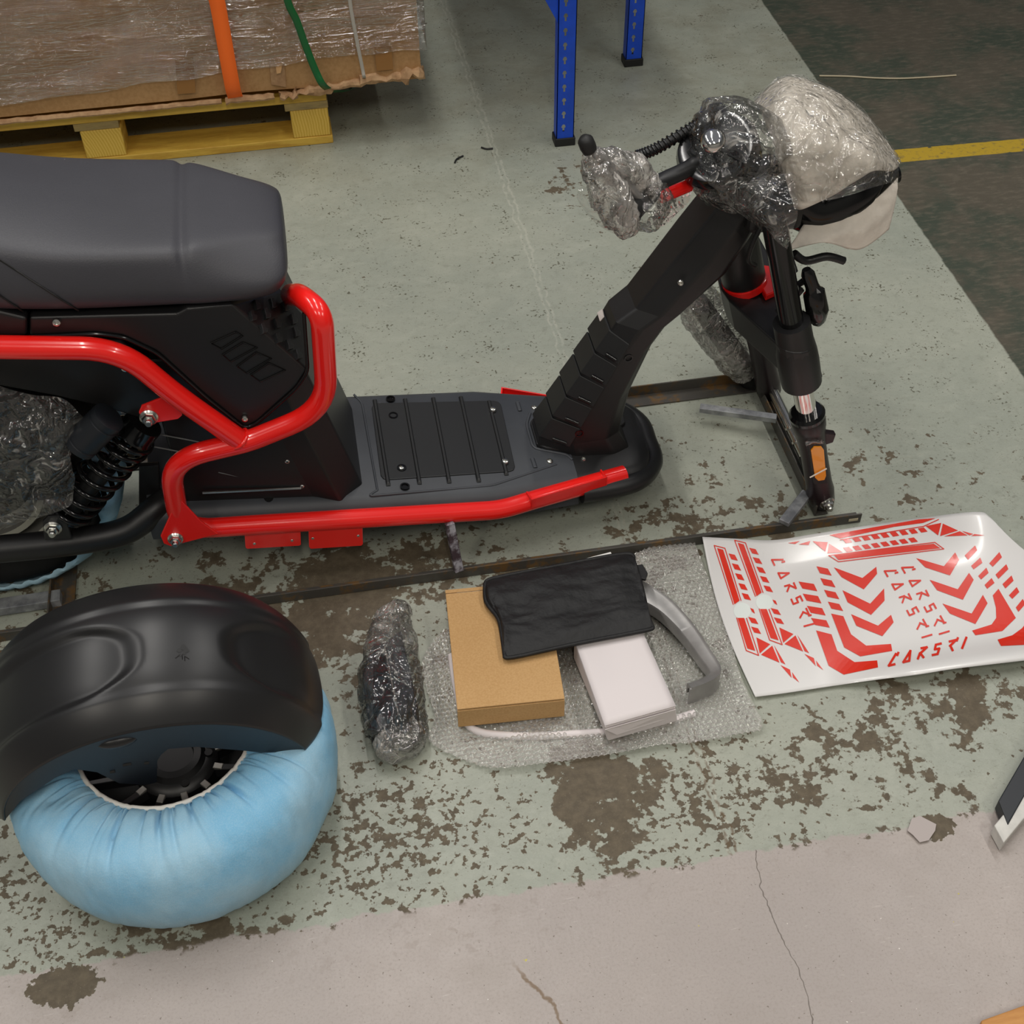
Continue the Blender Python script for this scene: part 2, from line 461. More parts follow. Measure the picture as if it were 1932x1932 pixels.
# ------------------------------------------------------------------ floor
def mat_floor(zone='full'):
    """zone: 'full' near the paint edges, or only what a stretch of floor away from them shows"""
    m = Mat('painted_concrete_' + zone, (140, 145, 132), .5)
    x, y, z = m.xyz()
    nbig = m.noise(5.5, 6, .62); nmed = m.noise(26, 4, .6, off=(3, 1, 0)); nfin = m.noise(85, 3, .55, off=(7, 2, 0))
    def gauss(cx, cy, rx, ry):
        a = ((x - cx) * (1 / rx)); b = ((y - cy) * (1 / ry))
        return ((a * a + b * b) * -1).m('EXPONENT')
    wear = gauss(-.20, 1.56, .60, .13) * .075 + gauss(.05, 1.56, .22, .07) * .045 + gauss(.08, 1.42, .35, .10) * .06 + gauss(.31, 1.02, .12, .11) * .17 + gauss(.74, 1.02, .16, .10) * .125
    wear = wear + gauss(.95, 1.09, .10, .08) * .13 + gauss(-.30, .90, .18, .05) * .10 + gauss(.65, 1.68, .25, .17) * .055 + gauss(1.02, 1.70, .16, .25) * .065 + gauss(.45, 1.4, .35, .2) * .05 + gauss(-.05, 1.25, .12, .2) * .08 + gauss(-.55, 1.3, .2, .4) * .05
    wear = wear + gauss(.60, 2.80, .10, .12) * .07 + gauss(.57, 2.73, .05, .03) * .08
    near = y.step(2.05, 1.45)
    finew = gauss(.45, 1.0, .22, .14) * .10 + gauss(-.02, 1.02, .2, .16) * .10 + gauss(-.5, 1.0, .25, .3) * .08 + gauss(.25, 1.35, .5, .12) * .05
    v1 = nbig * .46 + nmed * .34 + nfin * .20
    bare1 = (v1 - (wear + near * .045 + .362)).step(.012, -.008)
    v2 = nfin * .55 + nmed * .45
    bare2 = (v2 - (finew + near * .040 + .345)).step(.012, -.010)
    bare = bare1.max(bare2)
    bare = bare.max((gauss(-.50, .868, .07, .035) + gauss(.79, .885, .05, .035) * .9 - nmed * .9 - nfin * .5 + nbig * .3).step(.0, .03))
    dots = (m.noise(150, 2, .5, off=(1, 9, 0)) * .6 + m.noise(18, 3, .6, off=(4, 4, 0)) * .4).step(.392, .372)
    # grey walkway paint, its edge ragged, with a few lost flakes
    edge = y - m.noise(9, 5, .65, off=(2, 5, 0)) * .05 - m.noise(60, 3, off=(2, 2, 0)) * .012 - .8655
    lost0 = gauss(-.50, .868, .05, .028) * 1.0 + gauss(.79, .885, .04, .03) * .9
    grey = edge.step(.003, -.003) * (gauss(-.50, .868, .07, .035) + gauss(.79, .885, .05, .035) * .9 - nmed * .9 - nfin * .5 + nbig * .3).step(.03, .0)
    ridge = (edge.abs()).step(.006, .002)
    # beyond: bare dark floor with green remains
    dark = (x - 1.386 + (nmed - .5) * .01).step(-.003, .003)
    # concrete joint
    seam = ((x - .487 - (y * -.012) + (m.noise(22, 3, .6, off=(0, 3, 3)) - .5) * .03).abs() - .006).abs().step(.004, .0005)
    crack = ((x - .507 + (m.noise(8, 4, .6, off=(0, 3, 3)) - .5) * .05).abs()).step(.0011, .0004)
    crack2 = ((x - .145 + (y - .75) * .5 + (m.noise(14, 4, .6, off=(5, 3, 3)) - .5) * .06).abs()).step(.004, .001) * (y - .78).step(.02, -.02)
    tint = m.noise(2.2, 4, .6); grain = m.noise(380, 3); scr = m.noise(30, 5, .7, (1, 9, 1))
    paint = m.mix(tint.step(.3, .7), (150, 155, 143), (162, 165, 151))
    paint = m.mix(m.noise(45, 5, .65, off=(9, 0, 0)).step(.5, .8) * .45, paint, (120, 122, 108))
    paint = m.mix(y.step(2.3, 3.4) * m.noise(7, 5, .6).step(.35, .7) * .5, paint, (128, 124, 104))
    paint = m.mix(grain.step(.55, .75) * .3, paint, (186, 190, 178))
    paint = m.mix(m.noise(130, 4, .7, (1, 1.6, 1), .6, off=(2, 6, 0)).step(.56, .70) * .55, paint, (118, 118, 104))
    paint = m.mix(m.noise(16, 5, .7, (1, 1.6, 1), .8, off=(2, 16, 0)).step(.45, .75) * .30, paint, (182, 184, 170))
    paint = m.mix(dots * y.step(1.3, 1.9) * .9, paint, (84, 82, 66))
    conc = m.mix(m.noise(60, 5, .65).step(.3, .75), (84, 74, 58), (106, 95, 77))
    conc = m.mix(grain.step(.62, .75) * .5, conc, (150, 140, 120))
    gp = m.mix(tint.step(.3, .7), (166, 157, 152), (176, 166, 160))
    gp = m.mix(m.noise(70, 5, .7, off=(3, 8, 0)).step(.60, .72) * .35, gp, (146, 136, 126))
    gp = m.mix(scr.step(.62, .70) * .45, gp, (205, 198, 192))
    edgebare = (edge.abs()).step(.012, .004) * (nmed * .6 + nfin * .4).step(.46, .42)
    gp = m.mix(m.noise(190, 2, .5, off=(3, 3, 0)).step(.70, .73) * .8, gp, (110, 100, 88))
    gp = m.mix(m.noise(240, 4, .7).step(.45, .75) * .4, gp, (138, 129, 120))
    gp = m.mix(m.noise(75, 2, .5, off=(18, 3, 0)).step(.765, .775), gp, (196, 186, 70))
    gp = m.mix(m.noise(5, 5, .6, off=(1, 8, 0)).step(.5, .75) * .3, gp, (150, 140, 130))
    gp = m.mix(m.noise(120, 2, .5, off=(8, 3, 0)).step(.77, .79), gp, (222, 216, 210))
    gp = m.mix(crack * .8, gp, (84, 74, 64))
    gp = m.mix(crack2 * .8, gp, (110, 84, 48))
    dk = m.mix(m.noise(3.2, 6, .65, off=(0, 7, 0)).step(.42, .58), (82, 76, 64), (58, 66, 54))
    dk = m.mix(m.noise(26, 6, .7, (1, 3, 1)).step(.45, .7) * .6, dk, (108, 100, 86))
    yl = ((y - 2.71 + (x - 1.6) * .03 + (nmed - .5) * .006).abs()).step(.031, .028) * nmed.step(.30, .40) * (x - 1.30).step(-.02, .02)
    dk = m.mix(yl * (m.noise(70, 4, .6).step(.25, .5) * .5 + .5), dk, (176, 146, 36))
    c = m.mix(seam * m.noise(40, 3).step(.3, .6) * .55, paint, (186, 186, 172))
    c = m.mix(bare, c, conc)
    c = m.mix(seam * (y - 1.55).step(.1, -.1) * m.noise(50, 3).step(.4, .55) * .8, c, (96, 78, 54))
    if zone != 'green':
        c = m.mix(dark, c, dk)
        c = m.mix(grey, c, gp)
        c = m.mix(edgebare, c, conc)
    if zone == 'grey': c = gp
    if zone == 'dark': c = dk
    m.color(c)
    if zone == 'grey': m.rough((m.noise(30, 4) - .5) * .25 + .42)
    elif zone == 'dark': m.rough((m.noise(30, 4) - .5) * .25 + .62)
    else: m.rough((bare * .25 + .42 + (m.noise(30, 4) - .5) * .25 + (dark * .2 if zone != 'green' else 0)).m('MINIMUM', .95))
    m.bump(m.noise(120, 3, .6) * .5 + m.noise(9, 3) * .6, .35, .0025)
    return m.m
ZX = [-5, 1.355, 1.415, 6]; ZY = [-3, .815, .935, 8]
ZM = {(0, 0): 'grey', (1, 0): 'grey', (2, 0): 'grey', (0, 1): 'full', (1, 1): 'full', (2, 1): 'full', (0, 2): 'green', (1, 2): 'full', (2, 2): 'dark'}
zn = ['full', 'green', 'grey', 'dark']
b = MB()
b.add([(x, y, 0) for y in ZY for x in ZX], [(j * 4 + i, j * 4 + i + 1, j * 4 + i + 5, j * 4 + i + 4) for j in range(3) for i in range(3)])
fl = b.build('floor', mat_floor('full'), smooth=None)
for z_ in zn[1:]: fl.data.materials.append(mat_floor(z_))
fl.data.transform(Matrix.Translation(fl.location)); fl.location = (0, 0, 0)
for pl in fl.data.polygons:
    c_ = pl.center
    i = sum(c_.x > v_ for v_ in ZX[1:3]); j = sum(c_.y > v_ for v_ in ZY[1:3])
    pl.material_index = zn.index(ZM[(i, j)])
sm = fl.modifiers.new('slab', 'SOLIDIFY'); sm.thickness = .1; sm.offset = -1
tag(fl, 'worn green painted concrete floor with grey walkway and dark strip', kind='structure')

M['wall'] = simple('hall_wall', (150, 152, 150), .8, vary=.05, vs=2)
for nm, c, s_ in (('wall_back', (.5, 8.05, 2.2), (11, .1, 4.6)), ('wall_front', (.5, -3.05, 2.2), (11, .1, 4.6)), ('wall_left', (-5.05, 2.5, 2.2), (.1, 11.2, 4.6)), ('wall_right', (6.05, 2.5, 2.2), (.1, 11.2, 4.6))):
    tag(MB().box(c, s_).build(nm, M['wall'], None, None), kind='structure')
# ------------------------------------------------------------------ pallet with carton
PY = 3.052
def quadprism(pts, vec): return MB().prism(pts, vec)
pal = thing('wooden_pallet', (-.75, PY + .4, 0), 'yellow stained wooden pallet standing under the large film wrapped carton', 'pallet')
PX1 = .047
def board(name, x0, x1, y0, y1, z0, z1, mat, parent, bevel=.002, lab=None):
    o = MB().box(((x0 + x1) / 2, (y0 + y1) / 2, (z0 + z1) / 2), (x1 - x0, y1 - y0, z1 - z0)).build(name, mat, parent, bevel=bevel, label=lab)
    return o
for y0 in (PY, PY + .35, PY + .70):
    board('bottom_board', -1.35, PX1, y0, y0 + .10, .0, .022, M['yellowwood'], pal)
    for x1 in (PX1, -.475, -1.19):
        o = board('block', x1 - .10, x1 - (.004 if x1 == PX1 else 0), y0 + .002, y0 + .10, .022, .098, M['endgrain'], pal, .003)
for x1 in (PX1, -.475, -1.19):
    board('stringer_board', x1 - .112, x1 - .002, PY + .003, PY + .80, .098, .120, M['greywood'], pal)
for i in range(7):
    y0 = PY + i * .117
    board('deck_board', -1.35, PX1 - .004, y0, y0 + .098, .120, .142, M['yellowwood'], pal)

CX1 = .285
cart = thing('large_carton', (-.5, PY + .45, .146), 'large brown cardboard carton with crushed bottom edge strapped on the pallet', 'carton')
CZ0, CZ1 = .146, .86
b = MB()
xs = [-1.5 + i * .05 for i in range(36)] + [CX1]
zs = [CZ0 + .022, CZ0 + .03, .22, .30, .45, .62, CZ1]
rows = []
for z in zs:
    rows.append([V((x, PY - .02 + .006 * noise.noise(V((x * 4, z * 9, 2))) + (.01 if z > .3 else 0) * noise.noise(V((x * 2, z * 3, 5))), z + (.012 * noise.noise(V((x * 3, 0, 1))) if z < .2 else 0))) for x in xs])
b.grid(rows)
n = len(xs)
back = [[V((p.x, PY + .82, p.z)) for p in r] for r in (rows[0], rows[-1])]
b.grid([rows[-1], back[1]]); b.grid([back[1], back[0]]); b.grid([back[0], rows[0]])
b.grid([[r[-1] for r in rows], [V((CX1, PY + .82, r[-1].z)) for r in rows]])
b.grid([[r[0] for r in rows], [V((-1.5, PY + .82, r[0].z)) for r in rows]])
b.build('carton_body', M['carton'], cart, 40, weld=.0005)
# crushed lower rim, in torn pieces
def rim(x0, x1, amp, r, seed, z=.157):
    rr = random.Random(seed); n = max(4, int((x1 - x0) / .012))
    rings = []
    for i in range(n + 1):
        x = x0 + (x1 - x0) * i / n
        ry = r * (1 + amp * rr.uniform(-.6, .8)); rz = r * .8 * (1 + amp * rr.uniform(-.6, .8))
        c = V((x, PY - .022 + amp * rr.uniform(-.006, .006), z + amp * rr.uniform(-.005, .005) + (.006 if x > .1 else 0)))
        rings.append([c + V((amp * rr.uniform(-.004, .004), math.cos(a) * ry, math.sin(a) * rz)) for a in [k * math.pi / 4 for k in range(8)]])
    MB().loft(rings).build('crushed_rim', M['cartonlight'], cart, 25)
rim(-1.5, -.215, .15, .008, 1); rim(-.205, -.085, .3, .010, 2); rim(-.07, -.03, .9, .012, 3); rim(-.035, .065, 1.0, .012, 4, .160); rim(.05, .13, .5, .010, 5, .166); rim(.13, .235, .7, .014, 6, .172); rim(.232, .292, 1.3, .018, 7, .178)
# torn flap by the buckle in the board
b = MB().prism([A(508, 118, Y=PY - .026), A(536, 116, Y=PY - .026), A(540, 165, Y=PY - .026), A(512, 160, Y=PY - .026)], (0, .004, 0)); b.build('torn_flap', M['cartonlight'], cart, None, .001)
b = MB().prism([A(520, 124, Y=PY - .034), A(534, 118, Y=PY - .030), A(530, 138, Y=PY - .04), A(522, 140, Y=PY - .04)], (0, .003, 0)); b.build('torn_flap', M['carton'], cart, None, .001)
for x0, x1, z0, z1 in ((330, 365, 110, 178), (706, 738, 90, 134)):
    q = [A(x0, z0, Y=PY - .0285), A(x1, z0 - 3, Y=PY - .0285), A(x1 + 4, z1 - 3, Y=PY - .0285), A(x0 + 5, z1, Y=PY - .0285)]
    MB().prism(q, (0, .002, 0)).build('brown_tape', M['tape'], cart, None)

# stretch film round the upper carton: a rippled skin just proud of the board
def edgez(x):
    return .205 + .055 * min(1, max(0, (x + .75) / 1.0)) - .012 * min(1, max(0, (x - .05) / .25)) + .008 * noise.noise(V((x * 9, 3, 0)))
rows = []
for j in range(26):
    t = j / 25; row = []
    for i in range(150):
        x = -1.45 + 1.75 * i / 149
        z = edgez(x) + (CZ1 - edgez(x)) * t
        rp = noise.noise(V((x * 2.2 + z, z * 55, 1))) * .0055 + noise.noise(V((x * 7, z * 110, 4))) * .003
        row.append(V((x, PY - .036 + rp, z)))
    row += [V((.302, PY - .026, row[-1].z)), V((.304, PY + .1, row[-1].z)), V((.300, PY + .83, row[-1].z))]
    rows.append(row)
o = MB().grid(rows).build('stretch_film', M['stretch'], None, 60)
tag(o, 'clear stretch film wound round the upper part of the large carton', 'plastic film')

def band(name, path, wd, mat, label, cat, wv=(1, 0, 0), th=.0012):
    path = [V(p) for p in path]; wv = V(wv) * wd / 2
    b = MB().grid([[p - wv for p in path], [p + wv for p in path]])
    o = b.build(name, mat, None, 60, solid=th)
    return tag(o, label, cat)
yb = PY - .048
pp = [A(399, -160, Y=yb), A(404, -30, Y=yb), A(413, 20, Y=yb), A(437, 155, Y=yb - .002), A(443, 180, Y=PY - .030), A(447, 191, Y=PY - .012)]
pp = [V((pp[0].x - .03, PY + .82, CZ1 + .006)), V((pp[0].x - .03, PY + .02, CZ1 + .006)), V((pp[0].x - .02, yb, CZ1 - .03))] + pp
band('lashing_strap', crom(pp, 5), .0365, M['orange'], 'wide orange woven strap pulled down over the carton front', 'strap', (1, 0, .1))
yb = PY - .047
pp = [A(527, -140, Y=yb), A(540, -10, Y=yb), A(560, 40, Y=yb), A(578, 90, Y=yb), A(596, 135, Y=yb - .006), A(611, 162, Y=yb - .008), A(632, 172, Y=PY + .02), A(660, 170, Y=PY + .12), A(668, 160, Y=PY + .2)]
pp = [V((pp[0].x - .04, PY + .82, CZ1 + .006)), V((pp[0].x - .04, PY + .02, CZ1 + .006)), V((pp[0].x - .03, yb, CZ1 - .03))] + pp
band('packing_band', crom(pp, 5), .017, M['green'], 'dark green packing band hanging loose below the carton', 'strap', (1, 0, .25))
yb = PY - .047
pp = [A(650, -120, Y=yb), A(660, 0, Y=yb), A(672, 70, Y=yb), A(684, 130, Y=yb), A(687, 146, Y=yb + .005), A(689, 150, Y=PY + .05)]
pp = [V((pp[0].x - .03, PY + .82, CZ1 + .006)), V((pp[0].x - .03, PY + .02, CZ1 + .006)), V((pp[0].x - .02, yb, CZ1 - .03))] + pp
band('packing_band', crom(pp, 5), .0085, M['greyband'], 'narrow grey packing band down the right of the carton', 'strap', (1, 0, .1))

# ------------------------------------------------------------------ blue rack
rack = thing('storage_rack', (.9, 3.2, 0), 'blue steel storage rack uprights with black feet behind the scooter', 'rack')
def keyhole(b, cx, cz, y, s=1.0):
    pass
def upright(x0, y0, w_, d_, top, zoff, parent):
    b = MB()
    # punched face: strips left and right, and bridges between the keyholes
    hw = .0052; cxm = x0 + w_ * .40
    holes = []
    z = zoff
    while z < top - .05: holes.append(z); z += .0365
    t = .002
    def facebox(xa, xb, za, zb): b.box(((xa + xb) / 2, y0 + t / 2, (za + zb) / 2), (xb - xa, t, zb - za))
    facebox(x0, cxm - hw, .012, top); facebox(cxm + hw, x0 + w_, .012, top)
    pz = .012
    for h in holes:
        facebox(cxm - hw, cxm + hw, pz, h - .010)
        # narrow neck of the keyhole
        facebox(cxm - hw, cxm - hw * .5, h - .010, h); facebox(cxm + hw * .5, cxm + hw, h - .010, h)
        for sx in (-1, 1):
            b.prism([(cxm + sx * hw, y0, h + .010), (cxm + sx * hw, y0, h + .005), (cxm + sx * hw * .45, y0, h + .010)], (0, t, 0))
        pz = h + .010
    facebox(cxm - hw, cxm + hw, pz, top)
    b.box((x0 + t / 2, y0 + d_ / 2, top / 2 + .006), (t, d_, top - .012)); b.box((x0 + w_ - t / 2, y0 + d_ / 2, top / 2 + .006), (t, d_, top - .012))
    o = b.build('upright', M['blue'], parent, None)
    MB().box((x0 + w_ / 2, y0 + d_ / 2, .011), (w_ + .008, d_ + .008, .022)).build('foot_cap', M['capblack'], parent, None, .002)
    return o
upright(.612, 2.925, .0455, .035, 1.9, .05, rack)
upright(.886, 3.305, .046, .035, 1.9, .045, rack)
g0 = A(1051, 42, Y=2.935)
MB().prism([(.612, 2.93, g0.z), (.612, 2.93, g0.z + .25), (.48, 2.93, g0.z + .25)], (0, .004, 0)).build('gusset', M['blue'], rack, None)
MB().box((.9, 3.45, 1.25), (1.15, 1.0, .02)).build('shelf_board', M['greywood'], rack, None, .002)
for y in (2.96, 3.93): MB().box((.9, y, 1.215), (1.15, .03, .05)).build('beam', M['blue'], rack, None, .002)

# ------------------------------------------------------------------ shipping frame of angle iron
dol = thing('shipping_frame', (.15, 1.71, 0), 'rusty angle iron shipping frame lying on the floor under the scooter', 'frame')
def angle(name, p0, p1, hdir, h=.030, w_=.026, t=.003, vert_out=True, mat=None):
    """L section along p0-p1: upright flange on the line, flat flange towards hdir on the floor"""
    p0, p1, hd = V(p0), V(p1), V(hdir)
    prof = [(0, 0), (w_, 0), (w_, t), (t, t), (t, h), (0, h)]
    rings = [[p + hd * a + V((0, 0, c)) for a, c in prof] for p in (p0, p1)]
    return MB().loft(rings).build(name, mat or M['steel'], dol, None, .0006)
angle('rail', (-1.1, 1.512, .001), (.905, 1.512, .001), (0, 1, 0), .022, .024)
angle('rail', (-1.1, 1.935, .001), (.86, 1.935, .001), (0, -1, 0), .028, .034)
angle('crossbar', (.825, 1.54, .0042), (.825, 1.91, .0042), (1, 0, 0), .026, .026)
angle('crossbar', (-.565, 1.50, .0042), (-.565, 1.92, .0042), (1, 0, 0), .024, .04)
MB().box((.889, 1.5106, .012), (.018, .0008, .006)).build('slot', M['straw'], dol, None)
def bar(p0, p1, wd, ht, mat, name='brace_bar'):
    p0, p1 = V(p0), V(p1); d = (p1 - p0).normalized(); s = V((0, 0, 1)).cross(d).normalized() * wd / 2; u = d.cross(s).normalized() * ht
    if u.z < 0: u = -u
    return MB().hexa([p0 - s, p0 + s, p1 + s, p1 - s], [p0 - s + u, p0 + s + u, p1 + s + u, p1 - s + u]).build(name, mat, dol, None, .001)
bar(A(1320, 774, Z=.031), A(1464, 794, Z=.031), .016, .012, M['galv'])
bar(A(1478, 990, Z=.025), A(1522, 934, Z=.031), .020, .010, M['galv'])
bar(A(846, 985, Z=.115) , A(864, 1075, Z=.024), .016, .010, M['scuff'], 'support_bar')
bar(A(-80, 1164, Z=.005), A(118, 1134, Z=.005), .026, .018, M['galv'])
bar((-1.1, 1.475, .001), (-.50, 1.475, .001), .03, .004, M['steel'], 'skid_plate')
# plates that take the front axle
MB().prism([(.82, 1.925, .004), (.88, 1.925, .004), (.875, 1.925, .06), (.855, 1.925, .085), (.835, 1.925, .085), (.825, 1.925, .06)], (0, .004, 0)).build('axle_plate', M['steel'], dol, None, .0006)
# ------------------------------------------------------------------ scooter
YC = 1.72
def my(p): return V((p[0], 2 * YC - p[1], p[2]))
def deckz(x): return .162 - .106 * x
sco = thing('electric_scooter', (.1, YC, 0), 'black and red electric scooter without front wheel, partly wrapped in plastic film', 'scooter')
TY = 1.533

def bolt(p, ax, r=.006, h=.004, parent=None, mat='zinc', socket=True):
    ax = V(ax).normalized()
    pr = [(r, 0), (r, h * .45), (r * .82, h * .85), (r * .5, h)]
    if socket: pr += [(r * .42, h), (r * .38, h * .4)]
    b = MB().lathe(p, ax, pr, 12)
    return b.build('bolt', M[mat], parent or sco, 40)
def hexbolt(p, ax, r=.011, parent=None):
    ax = V(ax).normalized(); p = V(p)
    b = MB().lathe(p, ax, [(r * 1.35, 0), (r * 1.35, .002), (r * 1.1, .004)], 20)
    b.lathe(p, ax, [(r, .003), (r, .009), (r * .85, .011)], 6)
    b.lathe(p, ax, [(r * .55, .008), (r * .55, .018), (r * .4, .020)], 14)
    return b.build('bolt', M['zinc'], parent or sco, 35)

# --- red tube frame
loop_px = [(1177, 894), (1000, 943), (940, 962), (470, 992), (345, 995), (330, 845), (470, 838), (612, 800), (612, 570)]
LYT = 1.563
def loop():
    pts = [A(1177, 895, Y=1.622), A(1000, 945, Y=1.572), A(945, 962, Y=LYT), A(480, 990, Y=LYT - .006), A(340, 1000, Y=1.55), A(318, 868, Y=TY), A(470, 832, Y=TY), A(618, 772, Y=TY), A(607, 590, Y=TY), A(566, 556, Y=1.585), A(550, 556, Y=1.66)]
    return fillet(pts, [.05, .05, .05, .10, .11, .02, .075, .045, .03], 8)
MB().tube(loop(), .0172, 20).build('frame_tube', M['red'], sco, 50)
MB().tube([my(p) + V((0, -.022, -.022)) for p in fillet([A(1177, 895, Y=1.622), A(1000, 945, Y=1.572), A(945, 962, Y=LYT), A(480, 990, Y=LYT - .006), A(380, 996, Y=1.57)], [.05, .05, .05], 6)], .0172, 16).build('frame_tube', M['red'], sco, 50)
def upper(mir=False):
    pts = [A(-260, 648, Y=TY), A(0, 655, Y=TY), A(226, 658, Y=TY), A(330, 745, Y=TY), A(461, 836, Y=TY)]
    path = fillet(pts, [.03, .09, .05], 8)
    return [my(p) for p in path] if mir else path
MB().tube(upper(), .0172, 20).build('frame_tube', M['red'], sco, 50)
# weld beads
def bead(c, ax, r, n=26):
    c = V(c); ax = V(ax).normalized(); u = ax.orthogonal().normalized(); v = ax.cross(u)
    pts = [c + (u * math.cos(6.283 * k / n) + v * math.sin(6.283 * k / n)) * (r + .0007 * math.sin(k * 2.6)) for k in range(n + 1)]
    return MB().tube(pts, .0026, 6).build('weld_bead', M['red'], sco, 60)
bead(A(452, 828, Y=TY), A(461, 836, Y=TY) - A(330, 745, Y=TY), .0178)
# gussets and brackets
def plate(px, y, th, mat='red', name='bracket', parent=None, bevel=.0012):
    return MB().prism([A(*p, Y=y) for p in px], (0, th, 0)).build(name, M[mat], parent or sco, None, bevel)
for k in (0, 1):
    pts = [A(*p, Y=1.528) for p in [(336, 938), (303, 1012), (309, 1026), (322, 1031), (412, 1008), (380, 985)]]
    if k: pts = [my(p) + V((0, -.004, 0)) for p in pts]
    MB().prism(pts, (0, .004, 0)).build('gusset', M['red'], sco, None, .0012)
hexbolt(A(331, 1016, Y=1.527), (0, -1, .15), .0095)
def tab(px, n):
    pts = [A(*p, Y=1.549) for p in px]
    o = MB().prism(pts, (0, .003, 0)).build('footrest_tab', M['red'], sco, None, .001)
    for q in n: MB().lathe(A(*q, Y=1.5489), (0, -1, 0), [(.0028, 0), (.0024, .0006)], 10).build('screw_hole', M['zinc'], o, 40)
    MB().prism([my(p) for p in pts], (0, -.003, 0)).build('footrest_tab', M['red'], sco, None, .001)
tab([(461, 1004), (567, 998), (568, 1028), (565, 1030), (466, 1036), (463, 1033)], [(480, 1026), (551, 1020)])
tab([(582, 999), (684, 992), (685, 1027), (682, 1030), (586, 1036), (583, 1032)], [(590, 1016), (676, 1011)])
# channel brackets for the front footrests
def channel(q0, q1, out):
    d = q1 - q0
    pr = [(0, .010), (0, -.012), (.016, -.012), (.016, -.010), (.003, -.010), (.003, .010)]
    rings = [[p - out * a + V((0, 0, c)) for a, c in pr] for p in (q0, q1)]
    o = MB().loft(rings).build('footrest_channel', M['red'], sco, None, .0008)
    for p in (q0, q1):
        e = [p + V((0, 0, .010)), p + V((0, 0, -.012)), p - out * .024 + V((0, 0, -.012)), p - out * .024 + V((0, 0, .008))]
        MB().prism(e, d.normalized() * .003).build('end_tab', M['red'], o, None, .0006)
channel(A(1003, 950, Y=1.552), A(1143, 908, Y=1.592), V((.25, -1, 0)).normalized())
channel(A(946, 737, Y=1.882), A(1034, 752, Y=1.85), V((.25, 1, 0)).normalized())
# shock mounts
for y, mir in ((1.545, 0), (1.615, 0)):
    pts = [A(p[0], p[1], Y=1.545) for p in [(312, 748), (341, 768), (344, 784), (336, 791), (282, 800), (266, 792), (262, 778), (267, 766)]]
    pts = [V((p.x, y, p.z)) for p in pts]
    MB().prism(pts, (0, .004, 0)).build('shock_mount', M['red'], sco, None, .0012)
hexbolt(A(281, 787, Y=1.544), (0, -1, .1), .0105)

# --- deck
def hw(x):
    if x < .235: return .150
    if x < .49: return .150 - (x - .235) / .255 * .042
    t = min(1, (x - .49) / .045); return .108 - .05 * (1 - math.sqrt(max(0, 1 - t * t)))
xs = [-.36, -.2, 0, .15, .235, .30, .36, .386]
def deckbody(xs, name, mat, th, inset=.012, zo=0):
    rings = []
    for x in xs:
        h = hw(x); z = deckz(x) + zo
        half = [(0, z), (h - .022, z), (h - .012, z - .004), (h - .003, z - .014), (h, z - .022), (h, z - th)]
        ring = [V((x, YC + a, c)) for a, c in half] + [V((x, YC - a, c)) for a, c in reversed(half)]
        rings.append(ring)
    return MB().loft(rings).build(name, mat, sco, 40, weld=.0001)
deckbody(xs, 'deck', M['deck'], .058)
deckbody([.3865, .42, .46, .49, .505, .518, .528, .533, .535], 'deck_nose', M['black'], .052, zo=-.001)
def onDeck(px, py, dz=0):
    p = A(px, py, Z=.15)
    for _ in range(5): p = A(px, py, Z=deckz(p.x) + dz)
    return p
# bumper lip at the nose
lip = [V((.39, YC - .125, deckz(.39) - .03)), V((.49, YC - .108, deckz(.49) - .028)), V((.54, YC - .06, deckz(.54) - .028)), V((.545, YC, deckz(.545) - .028)), V((.54, YC + .06, deckz(.54) - .028)), V((.49, YC + .108, deckz(.49) - .028)), V((.39, YC + .125, deckz(.39) - .03))]
MB().tube(crom(lip, 8), .019, 14).build('nose_bumper', M['black'], sco, 60)
# battery cover, ribs and fixings
cov = [onDeck(700, 762), onDeck(943, 757), onDeck(973, 890), onDeck(719, 907)]
def inset_poly(c, r):
    out = []
    n = len(c)
    for i in range(n):
        a, b, d = c[i - 1], c[i], c[(i + 1) % n]
        out += [b + (a - b).normalized() * r, b + ((a - b).normalized() + (d - b).normalized()) * r * .3, b + (d - b).normalized() * r]
    return out
cv = MB().prism([p + V((0, 0, -.004)) for p in inset_poly(cov, .012)], (.0007, 0, .0062)).build('battery_cover', M['panel'], sco, None, .0012)
for xa, ya, xb, yb in [(707, 754, 733, 917), (764, 752, 792, 914), (817, 750, 848, 912), (869, 748, 904, 910), (922, 756, 956, 897)]:
    p, q = onDeck(xa, ya, .001), onDeck(xb, yb, .001)
    s = V((.0042, 0, 0)); u = V((0, 0, .0045))
    e = (q - p).normalized() * .004
    MB().hexa([p - s, p + s, q + s, q - s], [p - s * .5 + u + e, p + s * .5 + u + e, q + s * .5 + u - e, q - s * .5 + u - e]).build('rib', M['panel'], sco, None, .0008)
for xa, ya, xb, yb in [(976, 760, 981, 777), (1004, 866, 1010, 884)]:
    p, q = onDeck(xa, ya, -.001), onDeck(xb, yb, -.001); s = V((.005, 0, 0)); u = V((0, 0, .004))
    MB().hexa([p - s, p + s, q + s, q - s], [p - s * .5 + u, p + s * .5 + u, q + s * .5 + u, q - s * .5 + u]).build('rib', M['deck'], sco, None, .001)
up = V((.105, 0, 1))
for q in [(737, 752), (742, 783), (758, 882), (764, 917)]:
    MB().lathe(onDeck(*q, .0035), up, [(.0085, -.003), (.0085, .0006), (.0062, .0006), (.0058, -.002)], 18).build('bolt_recess', M['blackgloss'], sco, 40)
bolt(onDeck(757, 884, .003), up, .0052, .004)
for q in [(930, 774), (953, 872)]: bolt(onDeck(*q, .004), up, .0065, .005)
for q in [(1008, 770), (1037, 871)]: bolt(onDeck(*q, .0), up, .0060, .004)
for q in [(1101, 867), (1148, 850)]: bolt(onDeck(*q, -.001), up, .0052, .004)
